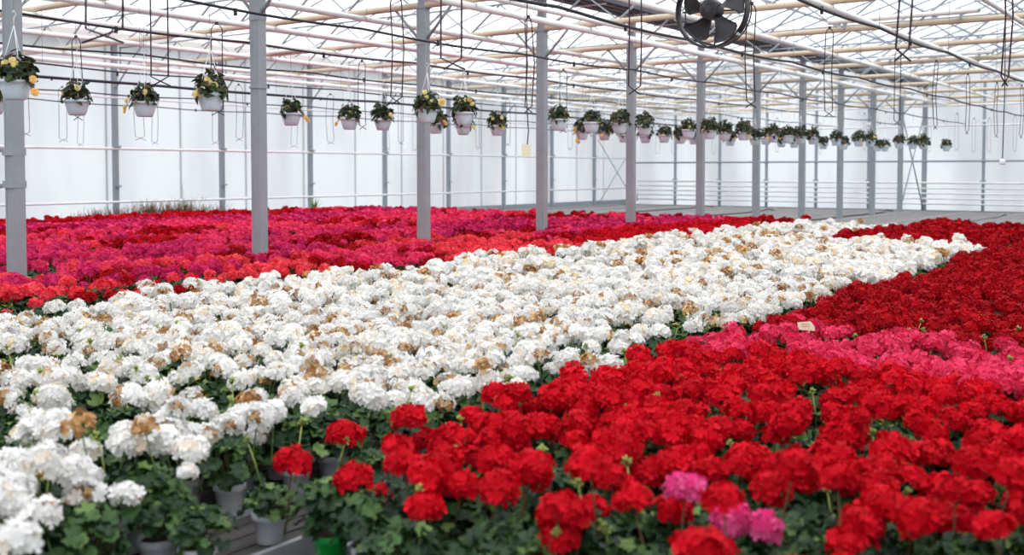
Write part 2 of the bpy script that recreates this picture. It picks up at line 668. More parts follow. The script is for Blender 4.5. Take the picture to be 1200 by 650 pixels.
def whole_arr(color, lod, k, nheads):
    key = (color, lod, k, nheads)
    if key not in WHOLE:
        rs = random.Random(hash((COLORS.index(color), lod, k, nheads)) & 0xffff)
        g = G()
        g.merge(FOL[lod][k % 5], rotz(rs.uniform(0, 6)), [2, 1, 1])
        for hx, hy, hz in head_layout(rs, nheads):
            g.merge(umb_arr(color, lod, pick_umbel(color, lod, rs)), rotz(rs.uniform(0, 6), (hx, hy, hz), rs.uniform(.84, 1.12), (rs.uniform(-.3, .3), rs.uniform(-.3, .3))), [0, 1, 3], rs.uniform(-.2, .2))
        pv, pt = [], []
        for r_, z_ in ((.046, 0), (.064, .115)):
            for q in range(8):
                pv.append((r_ * math.cos(q * PI / 4), r_ * math.sin(q * PI / 4), z_))
        for q in range(8):
            q2 = (q + 1) % 8
            pt += [(q, q2, 8 + q2), (q, 8 + q2, 8 + q)]
        if lod:
            g.add(pv, pt, 4, .5)
        WHOLE[key] = g.arr()
    return WHOLE[key]


def whole_mats(color):
    return [PET[color], M['stem'], M['leaf'], M['wither'], M['pot_white']]


def whole_mesh(color, lod, k, nheads):
    key = ('w', color, lod, k, nheads)
    if key not in _mesh_cache:
        _mesh_cache[key] = np_mesh('geranium', whole_arr(color, lod, k, nheads), whole_mats(color))
    return _mesh_cache[key]


# ------------------------------------------------------------------ where each colour grows
def vnoise(x, y, s=1.0, seed=0):
    x, y = x / s, y / s
    xi, yi = math.floor(x), math.floor(y)
    fx, fy = x - xi, y - yi
    fx, fy = fx * fx * (3 - 2 * fx), fy * fy * (3 - 2 * fy)
    h = lambda a, b: random.Random(a * 7919 + b * 104729 + seed).random()
    return (h(xi, yi) * (1 - fx) + h(xi + 1, yi) * fx) * (1 - fy) + (h(xi, yi + 1) * (1 - fx) + h(xi + 1, yi + 1) * fx) * fy


def zone(L, Y, rs):
    """colour and number of heads of the plant that stands L to the left and Y ahead"""
    if L < 2.9 or (L < 5.1 and Y > 14.8 - (L - 2.9) * -.05):
        if L < 2.9 and Y < 2.3:
            return None, 0
        if L < 2.9 and Y < 5.25 + .25 * (rs.random() - .5) + (L - 1.2) * .12:
            d_ = depth(-L, Y)
            n = vnoise(L, Y, .5, 5)
            return 'red', (rs.choice((1, 2, 2, 2)) if d_ < 3.3 else (2 if n < .35 else 3 if n < .75 else 4) if d_ < 4.4 else (2 if n < .3 else 3 if n < .55 else 4))
        if L < 2.9 and Y < 6.75 + .2 * (rs.random() - .5):
            if L > 2.0 and Y > 6.2 and rs.random() < .5:
                return 'crimson', 4
            return 'pink', (2 if vnoise(L, Y, .4, 8) < .3 else rs.choice((3, 4, 4)))
        if L > 2.9 and Y > 20.6:
            return None, 0
        if Y > 22.2:
            return None, 0
        return 'crimson', rs.choice((3, 4, 4))
    if L < 7.3:
        if Y > 19.3 - (L - 5) * .2:
            return None, 0
        n = vnoise(L, Y, .55, 3)
        if L < 3.3 and Y < 6.5:
            return 'white', (1 if n < .45 else 2 if n < .7 else 3)
        return 'white', (1 if n < .17 else 2 if n < .31 else 3 if n < .46 else 4 if n < .65 else 5)
    # left field of mixed reds
    if Y > 20.2 or L > 20.0:
        return None, 0
    n = vnoise(L, Y * .45, .8, 11)
    m = vnoise(L * .8, Y * .35, 1.0, 23)
    gap = vnoise(L, Y * .5, .7, 31)
    if L < 7.72 and Y < 9:
        return 'coral', (0 if n < .7 else 1)
    if 10.0 < L < 10.35 and Y < 14:
        return 'magenta', (0 if n < .5 else 2)
    if L < 8.6:
        if Y > 11.2 + n * 2:
            return ('red' if n < .7 else 'crimson'), 4
        return ('coral' if n < .62 else 'crimson' if n < .8 else 'rose'), (3 if gap > .52 else 2 if gap > .4 else 1)
    if L < 10:
        if Y > 12 + m * 2:
            return ('crimson' if n < .35 else 'rose' if n < .6 else 'magenta'), 5
        return ('magenta' if n < .42 else 'crimson' if n < .56 else 'coral' if n < .8 else 'rose'), (4 if gap > .56 else 3 if gap > .44 else 1)
    if L < 11.9:
        return ('magenta' if n < .58 else 'rose' if n < .8 else 'crimson'), (4 if gap > .52 else 3 if gap > .38 else 1)
    if L < 12.7:
        return ('rose' if n < .5 else 'crimson'), ((0 if m < .5 else 1) if Y < 16 else 3)
    if L < 15.8:
        return ('rose' if n < .56 else 'coral' if n < .62 else 'crimson' if n < .74 else 'red' if n < .8 else 'magenta'), (4 if gap > .48 else 3 if gap > .34 else 1)
    if L < 17.8:
        return ('magenta' if n < .6 else 'rose' if n < .85 else 'crimson'), 5
    return ('red' if n < .5 else 'crimson' if n < .62 else 'rose' if n < .85 else 'magenta'), 5


SP = 0.245
cands = []
rs = random.Random(99)
row = 0
L = 0.1
while L < 20.1:
    Y = 0.8 + (SP / 2 if row % 2 else 0)
    while Y < 22.5:
        l, yy = L + rs.uniform(-.03, .03), Y + rs.uniform(-.03, .03)
        Y += SP
        if 2.62 < l < 2.93:
            continue
        zc, px = seen(-l, yy)
        if zc < 2.35 or px < -70 - 200 / zc or px > 1270 + 200 / zc:
            continue
        if zc < 6 and EYE * F / zc + 200 > 1050:
            continue
        color, nh = zone(l, yy, rs)
        if color is None:
            continue
        # keep clear of the free standing columns
        if abs(l - 9.7) < .14 and abs(((yy - 5.4 + 1.5) % 3) - 1.5) < .17:
            continue
        cands.append((zc, px, -l, yy, color, nh))
    L += SP * .92
    row += 1

# open spot at the front corner of the white bed, where the bench and single pots show
SPECIAL_XY = []


def near_special(x, y, r):
    return any((x - a) ** 2 + (y - b) ** 2 < r * r for a, b in SPECIAL_XY)


NAMES = {'white': 'white_geranium', 'red': 'bright_red_geranium', 'crimson': 'crimson_geranium', 'pink': 'pink_geranium',
         'rose': 'rose_geranium', 'magenta': 'magenta_geranium', 'coral': 'coral_geranium'}


def label_for(color, L, Y, zc):
    if color == 'white':
        if L < 3.55 and Y < 8:
            return 'white geranium on the edge of white bed beside the bright red ones', 'white geraniums along the bench edge'
        if L < 3.75:
            return 'white geranium on the edge of white bed beside the crimson block', 'white geraniums beside the crimson block'
        if L > 6.6:
            return 'white geranium on the border of white bed with the coral and magenta rows', 'white geraniums along the coral rows'
        if zc < 4.6:
            return 'large white geranium in the front left corner of white bed', 'white geraniums at the near corner'
        return 'white geranium with some browned petals inside the broad white bed', 'white geraniums inside the white bed'
    if color == 'red':
        if L < 3:
            if zc < 3.6:
                return 'bright red geranium in the front row before the camera, stems showing', 'bright red geraniums of the front row'
            return 'bright red geranium in the front right bed behind its front row', 'bright red geraniums of the right bed'
        if L < 9:
            return 'red geranium between the white bed and third to fifth grey columns', 'red geraniums beside the white bed'
        return 'red geranium in the far left bed beyond the grey columns', 'red geraniums in the far left bed'
    if color == 'pink':
        return 'rose pink geranium in the pink strip between bright red and crimson beds', 'pink geraniums of the pink strip'
    if color == 'crimson':
        if L < 2.9 and Y < 10:
            return 'crimson geranium in the right block just behind the pink strip', 'crimson geraniums behind the pink strip'
        if L < 5.2:
            return 'crimson geranium in the far right block before the empty benches', 'crimson geraniums before the empty benches'
        return 'crimson geranium scattered among the rose and magenta rows on the left', 'crimson geraniums of the left field'
    if color == 'coral':
        return 'coral red geranium in the left rows beside the white bed', 'coral geraniums of the left rows'
    if color == 'magenta':
        if L < 12:
            return 'magenta geranium in the left rows around the grey columns', 'magenta geraniums around the columns'
        return 'magenta geranium in the back rows towards the film wall', 'magenta geraniums of the back rows'
    if L < 12:
        return 'deep rose geranium in the left rows around the grey columns', 'rose geraniums around the columns'
    return 'deep rose geranium in the back rows towards the film wall', 'rose geraniums of the back rows'


# ------------------------------------------------------------------ single plants told apart at the front
def special(name, color, px, zc, heads, label, cat, pot=None, lod=2, sf=1.0, folk=None, hs=1.0, block=.2):
    """a plant whose pot stands at bearing px and distance zc; heads are (bearing, row in view, size)"""
    x, y = at(px, zc)
    SPECIAL_XY.append((x, y))
    hh = []
    for hx, hy, dz in heads:
        zz = zc + dz
        wx, wy = at(hx, zz)
        hh.append((wx - x, wy - y, EYE - (hy - 200) * zz / F))
    r_ = random.Random(int(px * 13 + zc * 101))
    return plant_parts(name, color, x, y, r_, lod, 0, label, cat, None, pot=pot, heads=hh, folk=folk, scale_f=sf, hs=hs)


special('bright_red_geranium', 'red', 385, 3.55, [(340, 546, .1), (440, 588, -.1)], 'potted geranium in a bright green pot at the bench gap, two red heads', 'potted flower', pot=POT_G, sf=1.05)
special('white_geranium', 'white', 312, 3.78, [], 'small flowerless geranium in grey white pot beside the bench edge', 'potted flower', sf=.72)
special('white_geranium', 'white', 265, 4.12, [(205, 480, .05), (300, 492, .0), (268, 500, .1)], 'white geranium whose whole pot shows, behind the flowerless one', 'potted flower')
special('white_geranium', 'white', 226, 3.42, [(215, 557, .05)], 'sparse geranium with brown soil showing and a drooping cream head', 'potted flower', sf=.78, hs=.55)
special('white_geranium', 'white', 178, 3.5, [(143, 585, -.1), (220, 530, .1), (165, 505, .15)], 'white geranium with one low single head over its pot rim', 'potted flower')
special('white_geranium', 'white', 95, 3.25, [(40, 545, .05), (5, 590, -.1), (90, 500, .2)], 'white geranium with big leaves in the lower left foreground', 'potted flower')
special('white_geranium', 'white', 20, 2.75, [(10, 640, -.05)], 'white geranium cut by the lower left corner with one low head', 'potted flower')
special('hot_pink_geranium', 'hotpink', 880, 2.95, [(900, 622, 0), (862, 614, .06), (806, 577, .12)], 'candy pink geranium with three heads among the front bright red ones', 'potted flower')
special('bright_red_geranium', 'red', 578, 3.1, [(586, 576, 0), (500, 560, .25), (470, 545, .3)], 'bright red geranium with a large low head left of the front row middle', 'potted flower')
special('bright_red_geranium', 'red', 430, 3.95, [(402, 512, .1), (478, 492, .1)], 'bright red geranium at the corner of red bed against the white bed', 'potted flower')
special('bright_red_geranium', 'red', 735, 2.95, [(742, 590, 0), (690, 548, .1), (660, 600, -.05)], 'bright red geranium with upright stems at the middle of the front row', 'potted flower')
special('bright_red_geranium', 'red', 1000, 2.85, [(996, 640, 0), (935, 548, .2), (985, 565, .1), (850, 588, -.05)], 'bright red geranium low at the front, right of the candy pink one', 'potted flower')
special('bright_red_geranium', 'red', 1150, 2.9, [(1078, 610, 0), (1170, 622, -.05), (1125, 580, .1), (1195, 560, .1)], 'bright red geranium in the lower right corner of the front row', 'potted flower')

counts = {}
rest = {}
cands.sort()
NEAR = []
for zc, px, x, y, color, nh in cands:
    if near_special(x, y, .17):
        continue
    L = -x
    if 2.93 < L < 3.35 and zc < 4.3 and 220 < px < 420:
        continue            # the open stretch of bench
    if color == 'white' and px < 420 and L < 3.2 and zc < 4.6 and px > 230:
        continue
    lim = 300
    n = counts.get(color, 0)
    tot = {'white': 292, 'red': 291}.get(color, 300)
    lx, ly = L, y
    if n < tot and not (color in ('rose', 'magenta', 'coral') and n >= 250):
        counts[color] = n + 1
        rs = random.Random(int(zc * 9973 + px * 31))
        lab, grp = label_for(color, L, y, zc)
        if zc < 7.0:
            lod = 2 if zc < 4.6 else 1
            top = .345 if color == 'red' else .33
            pl = plant_parts(NAMES[color], color, x, y, rs, lod, nh, lab, 'potted flower', grp, top=top)
            if 0 < px < 1200 and ((color == 'red' and zc < 3.3) or (color == 'white' and zc < 3.9)):
                NEAR.append((color, px, pl))
        else:
            o = put(NAMES[color], whole_mesh(color, 1, rs.randrange(6), nh), None, (x, y, 0), (0, 0, rs.uniform(0, 6.28)), rs.uniform(.93, 1.1))
            tag(o, lab, 'potted flower', grp)
    else:
        rest.setdefault(color, []).append((x, y, nh, zc))

NTH = ['leftmost', 'second from the left', 'third from the left', 'fourth from the left', 'fifth from the left', 'sixth from the left', 'seventh from the left', 'eighth from the left',
       'ninth from the left', 'tenth from the left', 'eleventh from the left', 'twelfth from the left', 'thirteenth from the left', 'fourteenth from the left']
for want, what, grp in (('red', 'bright red geranium, {} of those in the very front row', 'bright red geraniums of the very front row'),
                        ('white', 'white geranium, {} of those in the near corner', 'white geraniums at the near corner')):
    got = sorted([q for q in NEAR if q[0] == want], key=lambda q: q[1])
    for i, q in enumerate(got[:14]):
        q[2]['label'] = what.format(NTH[i])
        q[2]['group'] = grp
    print(want, len(got))

for color, lst in rest.items():
    g = G()
    rs = random.Random(len(lst))
    for x, y, nh, zc in lst:
        lod = 1 if zc < 9.5 else 0
        g.merge(whole_arr(color, lod, rs.randrange(6), nh), rotz(rs.uniform(0, 6.28), (x, y, 0), rs.uniform(.93, 1.1)), None, rs.uniform(-.15, .15))
    o = put(NAMES[color].replace('geranium', 'geraniums') + '_massed', np_mesh('massed_geraniums', g.arr(), whole_mats(color)))
    tag(o, {'white': 'white geraniums massed in the far two thirds of the white bed',
            'rose': 'deep rose geraniums massed in the rear of the left field',
            'magenta': 'magenta geraniums massed in the rear of the left field',
            'coral': 'coral geraniums massed in the rear of the left field',
            'red': 'red geraniums massed along the back of the left field',
            'crimson': 'crimson geraniums massed in the rear of both fields',
            'pink': 'pink geraniums massed in the pink strip'}[color], 'flowers', None, 'stuff')

# ------------------------------------------------------------------ the building
XW, XC, XR = -21.3, -9.7, 1.9       # long left wall, middle column row, next row to the right
YF = 38.4                            # end wall
FLOOR = -0.5
EAVE = 4.32
TB = EYE + 2.33                      # truss bottom chord height

mb = MB(); mb.box(XW - .3, -6, FLOOR - .1, 8, YF + .3, FLOOR)
tag(mb.build('floor', M['floor']), kind='structure')
mb = MB(); mb.box(-160, -60, FLOOR - .3, 120, 220, FLOOR - .12)
tag(mb.build('ground_outside', M['ground']), kind='structure')

# film walls, with their own rails
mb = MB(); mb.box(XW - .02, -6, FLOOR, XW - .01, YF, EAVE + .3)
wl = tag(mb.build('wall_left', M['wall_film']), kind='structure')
for z, r in ((1.85, .034), (.64, .03), (3.0, .02)):
    mb = MB(); mb.tube([(XW + .09, -6, z), (XW + .09, YF, z)], r, 10)
    mb.build('wall_rail', M['white_pipe'], wl, True)
mb = MB(); mb.box(XW, -6, FLOOR, XW + .05, YF, .18)
mb.build('base_board', M['steel_far'], wl)
for k in range(22):
    yy = -4 + 2 * k
    mb = MB(); mb.box(XW - .045, yy, FLOOR, XW - .03, yy + .03, EAVE)
    mb.build('film_clip_strip', M['steel_far'], wl)

mb = MB()
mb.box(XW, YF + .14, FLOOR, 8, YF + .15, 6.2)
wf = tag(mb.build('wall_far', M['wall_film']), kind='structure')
for z, r, mt in ((1.68, .035, 'steel_far'), (2.9, .03, 'white_pipe'), (3.6, .04, 'white_pipe')):
    mb = MB(); mb.tube([(XW, YF - .04, z), (8, YF - .04, z)], r, 10)
    mb.build('wall_rail', M[mt], wf, True)
mb = MB(); mb.box(XW, YF - .02, FLOOR, 8, YF + .03, -.02)
mb.build('base_board', M['steel_far'], wf)
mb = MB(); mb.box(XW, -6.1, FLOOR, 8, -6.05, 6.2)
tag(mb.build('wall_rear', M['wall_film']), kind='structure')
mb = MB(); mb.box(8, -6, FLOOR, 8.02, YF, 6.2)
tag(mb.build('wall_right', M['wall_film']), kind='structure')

# roof film: gables over each 11.6 m span
mb = MB()
for x0, x1 in ((XW, XC), (XC, XR), (XR, 13.5)):
    xm = (x0 + x1) / 2
    rise = 1.75
    a, b = (x0 + .25, EAVE + .06), (xm, EAVE + rise)
    c = (x1 - .25, EAVE + .06)
    for p, q in ((a, b), (b, c)):
        mb.add([(p[0], -6, p[1]), (q[0], -6, q[1]), (q[0], YF + .1, q[1]), (p[0], YF + .1, p[1])], [(0, 1, 2, 3)])
ceil = tag(mb.build('ceiling', M['roof_film']), kind='structure')
for x0, x1 in ((XW, XC), (XC, XR)):
    xm = (x0 + x1) / 2
    for i in range(1, 4):
        for s in (-1, 1):
            xx = xm + s * (5.55 * i / 3.9)
            zz = EAVE + 1.75 - (1.69) * i / 3.9
            mb = MB(); mb.box(xx - .02, -5, zz - .05, xx + .02, YF, zz - .01)
            mb.build('purlin', M['web'], ceil)
    mb = MB(); mb.box(xm - .03, -5, EAVE + 1.66, xm + .03, YF, EAVE + 1.72)
    mb.build('ridge_bar', M['web'], ceil)
    for k in range(37):
        yy = 2.4 + 1.0 * k
        if yy > YF:
            break
        mb = MB()
        mb.tube([(x0 + .25, yy, EAVE + .02), (xm, yy, EAVE + 1.70), (x1 - .25, yy, EAVE + .02)], .018, 6)
        mb.build('rafter', M['web'], ceil)

# gutters over the column rows
for xg, what in ((XC, 'wide dark steel gutter on top of the middle column row'), (XW, 'dark steel gutter on top of the left film wall'), (XR, 'dark steel gutter on the row right of the camera')):
    g0 = empty('roof_gutter', (xg, 0, EAVE))
    tag(g0, what, 'gutter')
    mb = MB()
    for k in range(7):
        x0 = -.34 + k * .097
        mb.box(x0, -5, -.03 - (.02 if k % 2 else 0), x0 + .098, YF, -.0)
    mb.box(-.36, -5, -.04, -.33, YF, .16)
    mb.box(.33, -5, -.04, .36, YF, .16)
    mb.build('trough', M['gutter'] if xg == XC else M['lamp'], g0)
    if xg == XC:
        for n in range(-1, 24):
            yy = 5.4 + 1.5 * n
            mb = MB(); mb.tube([(-.33, yy, -.07), (.33, yy, -.07)], .014, 6)
            mb.build('crossbar', M['white_pipe'], g0)

# trusses every 3 m
ORD = ['first', 'second', 'third', 'fourth', 'fifth', 'sixth', 'seventh', 'eighth', 'ninth', 'tenth', 'eleventh', 'twelfth', 'thirteenth']
for n in range(-1, 12):
    yy = 5.4 + 3 * n
    t = empty('roof_truss', (XC, yy, TB))
    tag(t, f'beige roof truss across the house, {ORD[n + 1]} counted from the camera', 'roof truss', 'roof trusses')
    ch = MB(); ch.tube([(XW - XC, 0, 0), (XR - XC, 0, 0)], .048, 8)
    ch.build('bottom_chord', M['tan_beam'], t, True)
    if n < 11:
        up = MB(); up.tube([(XW - XC, 0, .47), (XR - XC, 0, .47)], .018, 6)
        up.build('top_chord', M['web'], t, True)
        w = MB()
        for x0, x1 in ((XW - XC, 0), (0, XR - XC)):
            k = 0
            x = x0 + .2
            while x < x1 - .7:
                if (k % 2 == 0):
                    w.tube([(x, 0, .02), (x + .62, 0, .47)], .019, 5)
                else:
                    w.tube([(x, 0, .47), (x + .62, 0, .02)], .013, 5)
                x += .62
                k += 1
            w.tube([(x0 + .0, 0, 0), (x0 + .0, 0, .5)], .02, 5)
        w.build('web', M['web'], t)

# the free-standing middle row of columns
for n in range(0, 12):
    yy = 5.4 + 3 * n
    far = n == 11
    c = empty('steel_column', (XC, yy, FLOOR))
    lab = ('grey steel column, ' + ORD[n] + ' from the left in the row through the flower beds') if n < 11 else 'grey steel column built into the end wall at the row end'
    tag(c, lab, 'column', 'steel columns of the middle row', 'thing')
    s = MB()
    w_, d_ = .072, .055
    s.box(-w_, -d_, 0, w_, d_, TB - FLOOR - .04)
    s.box(-w_ - .004, -d_ - .003, 0, -w_ + .02, d_ + .003, TB - FLOOR - .04)
    s.box(w_ - .02, -d_ - .003, 0, w_ + .004, d_ + .003, TB - FLOOR - .04)
    s.build('shaft', M['steel'], c)
    b = MB(); b.box(-.12, -.12, 0, .12, .12, .015)
    b.build('base_plate', M['steel'], c)
    cp = MB(); cp.box(-.1, -.07, TB - FLOOR - .05, .1, .07, TB - FLOOR - .035); cp.box(-.06, -.05, TB - FLOOR - .035, .06, .05, EAVE - FLOOR - .03)
    cp.build('head_plate', M['steel'], c)
    if not far:
        for sx in (-1, 1):
            br = MB(); br.tube([(sx * .07, 0, TB - FLOOR - .48), (sx * .52, 0, TB - FLOOR - .03)], .02, 6)
            br.build('knee_brace', M['steel'], c, True)
        cl = MB(); cl.box(-w_ - .01, -d_ - .01, TB - FLOOR - .56, w_ + .01, d_ + .01, TB - FLOOR - .5)
        cl.build('collar', M['steel'], c)
    if n == 0:
        for z0, z1 in ((1.53, 1.62), (1.22, 1.15)):
            br = MB(); br.tube([(-.07, 0, z0 - FLOOR), (-.5, -.2, z1 - FLOOR)], .022, 8)
            br.build('side_pipe', M['steel'], c, True)
            br = MB(); br.box(-.1, -.07, z0 - FLOOR - .035, .08, .07, z0 - FLOOR + .035)
            br.build('clamp', M['steel'], c)
    if n in (1, 2):
        br = MB(); br.box(-.09, -.065, 2.32 - FLOOR, .09, .065, 2.35 - FLOOR)
        br.build('clamp', M['steel'], c)

# wall posts of the long wall
for k in range(-4, 8):
    yy = 14.2 + 3 * k
    p = empty('wall_post', (XW + .05, yy, FLOOR))
    tag(p, 'grey steel post of the long film wall', 'post', 'posts of the long film wall', 'structure')
    s = MB(); s.box(-.05, -.055, 0, .05, .055, EAVE - FLOOR - .04)
    s.build('shaft', M['steel_far'], p)
    for z in (1.0, 1.9):
        s = MB(); s.box(.04, -.09, z - FLOOR - .02, .1, .09, z - FLOOR + .02)
        s.build('rail_bracket', M['steel_far'], p)
    s = MB(); s.tube([(.03, 0, 3.2 - FLOOR), (.55, 0, TB - FLOOR)], .02, 6)
    s.build('knee_brace', M['steel_far'], p)
# posts of the end wall
for k in range(0, 14):
    xx = XW + 1.933 * k
    if k == 6 or xx > 5:
        continue
    p = empty('wall_post', (xx, YF, FLOOR))
    tag(p, 'grey steel post of the end wall', 'post', 'posts of the end wall', 'structure')
    s = MB(); s.box(-.045, -.04, 0, .045, .04, 4.9)
    s.build('shaft', M['steel_far'], p)
    s = MB(); s.box(-.09, -.1, .93 - FLOOR, .09, .02, 1.02 - FLOOR)
    s.build('rail_bracket', M['steel_far'], p)
    s = MB(); s.box(-.1, -.1, 3.0 - FLOOR, .1, .02, 3.08 - FLOOR)
    s.build('rail_bracket', M['white_pipe'], p)

# crossed wind braces
for (p0, p1, lab) in (((XW + .22, 35.2, 0), (XW + .22, 38.2, 0), 'crossed thin bracing rods at the far end of the long film wall'),
                      ((XC, 35.4, 0), (XC, 38.3, 0), 'crossed thin bracing rods between the last two middle columns')):
    r0 = empty('cross_brace', p0)
    tag(r0, lab, 'brace', None, 'thing')
    dy = p1[1] - p0[1]
    zt = 3.35 if p0[0] > -15 else 2.55
    for a, b in (((0, 0, zt), (0, dy, 0.02)), ((0, 0, 0.02), (0, dy, zt))):
        m_ = MB(); m_.tube([a, b], .022 if p0[0] > -15 else .018, 6)
        m_.build('rod', M['steel_far'], r0, True)

# heating pipes on the end wall
hp = empty('wall_radiator', (XW + .3, YF - .2, 0))
tag(hp, 'stack of pale horizontal heating pipes along the end wall', 'radiator')
for i, z in enumerate((.93, .74, .56, .38, .2)):
    m_ = MB(); m_.tube([(0, 0, z), (-XW + 6, 0, z)], .036 if i == 0 else .028, 8)
    m_.build('pipe', M['white_pipe'], hp, True)
m_ = MB(); m_.tube([(0, 0, .12), (0, 0, 1.02)], .035, 8)
m_.build('riser', M['white_pipe'], hp, True)

# long white pipes under the roof, running the length of the house
for i, (l, dz, r, y1) in enumerate(((3.25, 2.40, .036, 36), (5.2, 2.37, .04, 36), (7.4, 2.42, .04, 37), (8.8, 2.40, .036, 37), (9.32, 2.36, .05, 37.5), (11.55, 2.38, .042, 37.5), (13.6, 2.38, .042, 37.5),
                                 (15.4, 2.38, .042, 37.5), (17.3, 2.38, .042, 37.5), (19.2, 2.30, .04, 37.5), (20.6, 2.30, .05, 37.5))):
    # the supports keep the pipe just below the chords
    z = TB - .05 - r
    l = l * (z - EYE) / dz
    m_ = MB(); m_.tube([(-l, 1.0, z), (-l, y1, z)], r, 10)
    o = m_.build('overhead_pipe', M['white_pipe'], None, True)
    for n in range(0, 11):
        yy = 5.4 + 3 * n
        m_ = MB(); m_.tube([(-l, yy, z - r - .004), (-l - r - .006, yy, z), (-l - r * .7, yy, z + .1), (-l + r * .7, yy, z + .1), (-l + r + .006, yy, z), (-l, yy, z - r - .004)], .005, 4)
        m_.build('pipe_hanger', M['web'], o)
    tag(o, 'white pipe under the trusses, ' + ('rightmost' if i == 0 else ORD[i] + ' counted from the right') + ' of those running lengthwise', 'pipe', 'overhead white pipes')

# irrigation hoses
HZ = EYE + 1.53
HOSES = [(3.36, 1.53, .016), (5.43, 1.53, .017), (7.95, 1.55, .014), (9.85, 1.53, .013), (12.0, 1.53, .013), (14.3, 1.53, .013), (16.1, 1.53, .026), (18.4, 1.53, .013), (20.2, 1.45, .012)]
for i, (l, dz, r) in enumerate(HOSES):
    h = empty('irrigation_hose', (-l, 0, EYE + dz))
    tag(h, 'black irrigation hose, ' + ORD[i] + ' counted from the right of those running lengthwise', 'hose', 'black irrigation hoses')
    pts = []
    y = 1.2
    sag = .035 if r < .02 else .01
    rs = random.Random(i)
    wob = [rs.uniform(-.02, .02) for _ in range(20)]
    while y <= 36.5:
        ph = (y - 2.4) / 3.0
        f_ = ph - math.floor(ph)
        k = int(math.floor(ph)) % 19
        pts.append((0, y, -sag * 4 * f_ * (1 - f_) + wob[k] * (1 - f_) + wob[k + 1] * f_))
        y += .375
    m_ = MB(); m_.tube(pts, r, 7)
    m_.build('tube', M['black'], h, True)
    for k in range(12):
        y = 2.4 + 3 * k
        m_ = MB(); m_.tube([(0, y, 0), (0, y, TB - EYE - dz)], .0035, 4)
        m_.build('hanger_wire', M['thin_wire'], h)
        if k % 2 == 0 or k < 4:
            m_ = MB()
            m_.box(-.012, y + 1.2, -sag - .05, .012, y + 1.225, -sag + .02)
            m_.build('drip_nozzle', M['black'], h)

# ------------------------------------------------------------------ wire loops that hang from the hoses
loop_n = [0]
WHICH = {}


def loop(px, ybot, wpx, mat='black', zb=1.95, zt=HZ, r=.0055, label=None, tail=True):
    zc = (EYE - zb) * F / (ybot - 200.0)
    x, y = at(px, zc)
    w = max(.05, wpx / F * zc) / 2
    rs = random.Random(int(px * 3 + ybot))
    o = empty('hanging_wire_loop', (x, y, zb))
    H = zt - zb
    cz, sz = CM, SN
    d = Vector((cz, sz, 0))
    m_ = MB()
    pts = []
    lean = rs.uniform(-.03, .03)
    pts.append(d * (-w * rs.uniform(.6, 1.2)) * (1 if tail else 0) + Vector((0, 0, -.02)) + d * 2 * w)
    pts.append(d * -w + Vector((0, 0, .045)))
    pts.append(d * (-w + lean) + Vector((0, 0, H * .5)))
    pts.append(d * -w + Vector((0, 0, H - .08)))
    for k in range(5):
        t = PI - PI * (k + .5) / 5
        pts.append(d * (w * math.cos(t)) + Vector((0, 0, H - .08 + .08 * math.sin(t))))
    pts.append(d * w + Vector((0, 0, H - .08)))
    pts.append(d * (w + lean) + Vector((0, 0, H * .5)))
    pts.append(d * w + Vector((0, 0, .045)))
    pts.append(d * (-w * rs.uniform(.7, 1.3)) + Vector((0, 0, -.02)))
    m_.tube(pts, r, 5)
    m_.build('wire', M[mat], o, True)
    c = MB(); c.box(-.012, -.012, H - .012, .012, .012, H + .02)
    c.build('clip', M['black'], o)
    tag(o, label or 'thin dark wire loop hanging empty from a hose further back in the house', 'wire loop', None if label else 'empty wire loops further back')
    return o


loop(125, 46, 43, 'maroon', r=.0058, label='dark maroon wire loop at top left above the second hanging basket')
loop(189, 98, 20, 'maroon', r=.0058, label='dark maroon wire loop between the third and fourth hanging baskets')
loop(465, 120, 13, 'maroon', r=.006, label='slim dark maroon wire loop just left of the third grey column')
loop(529, 78, 24, 'maroon', r=.0058, label='wide dark maroon wire loop just right of the third grey column')
loop(619, 130, 8, 'maroon', r=.006, label='dark wire loop left of the fourth column, beside the hanging cream card')
loop(743, 108, 14, 'maroon', r=.0058, label='dark maroon wire loop hanging in front of the fifth grey column')
loop(879, 124, 10, 'maroon', r=.006, label='dark maroon wire loop just right of the round fan')
loop(1055, 68, 15, 'maroon', r=.0058, label='twisted dark maroon wire loop at top right')
loop(1175, 98, 6, 'maroon', r=.0058, label='narrow dark maroon wire loop near the right edge of the picture')
loop(970, 135, 9, label='black wire loop right of the seventh column with crossed ends')
loop(1050, 145, 7, label='black wire loop hanging left of the eleventh grey column')
loop(1095, 150, 4, label='narrow black wire loop right of the eleventh grey column')
loop(1132, 156, 4, label='narrow black wire loop left of the right end wall post')
loop(1166, 160, 3, label='narrow black wire loop right of the right end wall post')
loop(1195, 161, 3, label='black wire loop cut by the right edge of the picture')
loop(92, 139, 10, label='black wire loop holding the second hanging basket from the left')
loop(256, 133, 13, label='black wire loop around the basket left of the second column')
loop(425, 150, 8, label='black wire loop between the two small baskets left of the third column')
loop(660, 154, 8, label='black wire loop around the basket right of the fourth column')
for px, yb, w in ((32, 158, 8), (75, 165, 9), (95, 170, 7), (165, 163, 11), (182, 168, 7), (253, 168, 7), (281, 164, 8), (345, 172, 7), (388, 168, 8), (455, 175, 4), (486, 176, 5), (120, 181, 8), (228, 184, 7), (560, 174, 4),
                  (470, 168, 6), (668, 175, 5), (640, 172, 6), (770, 180, 5), (789, 181, 5), (836, 180, 4), (1120, 176, 4), (1140, 178, 4), (1158, 178, 4), (1188, 177, 4), (1012, 176, 3), (595, 170, 5), (910, 178, 4), (960, 180, 3), (1088, 178, 3)):
    loop(px, yb, w, 'thin_wire' if yb > 170 else 'black', r=.0045, zb=1.9)

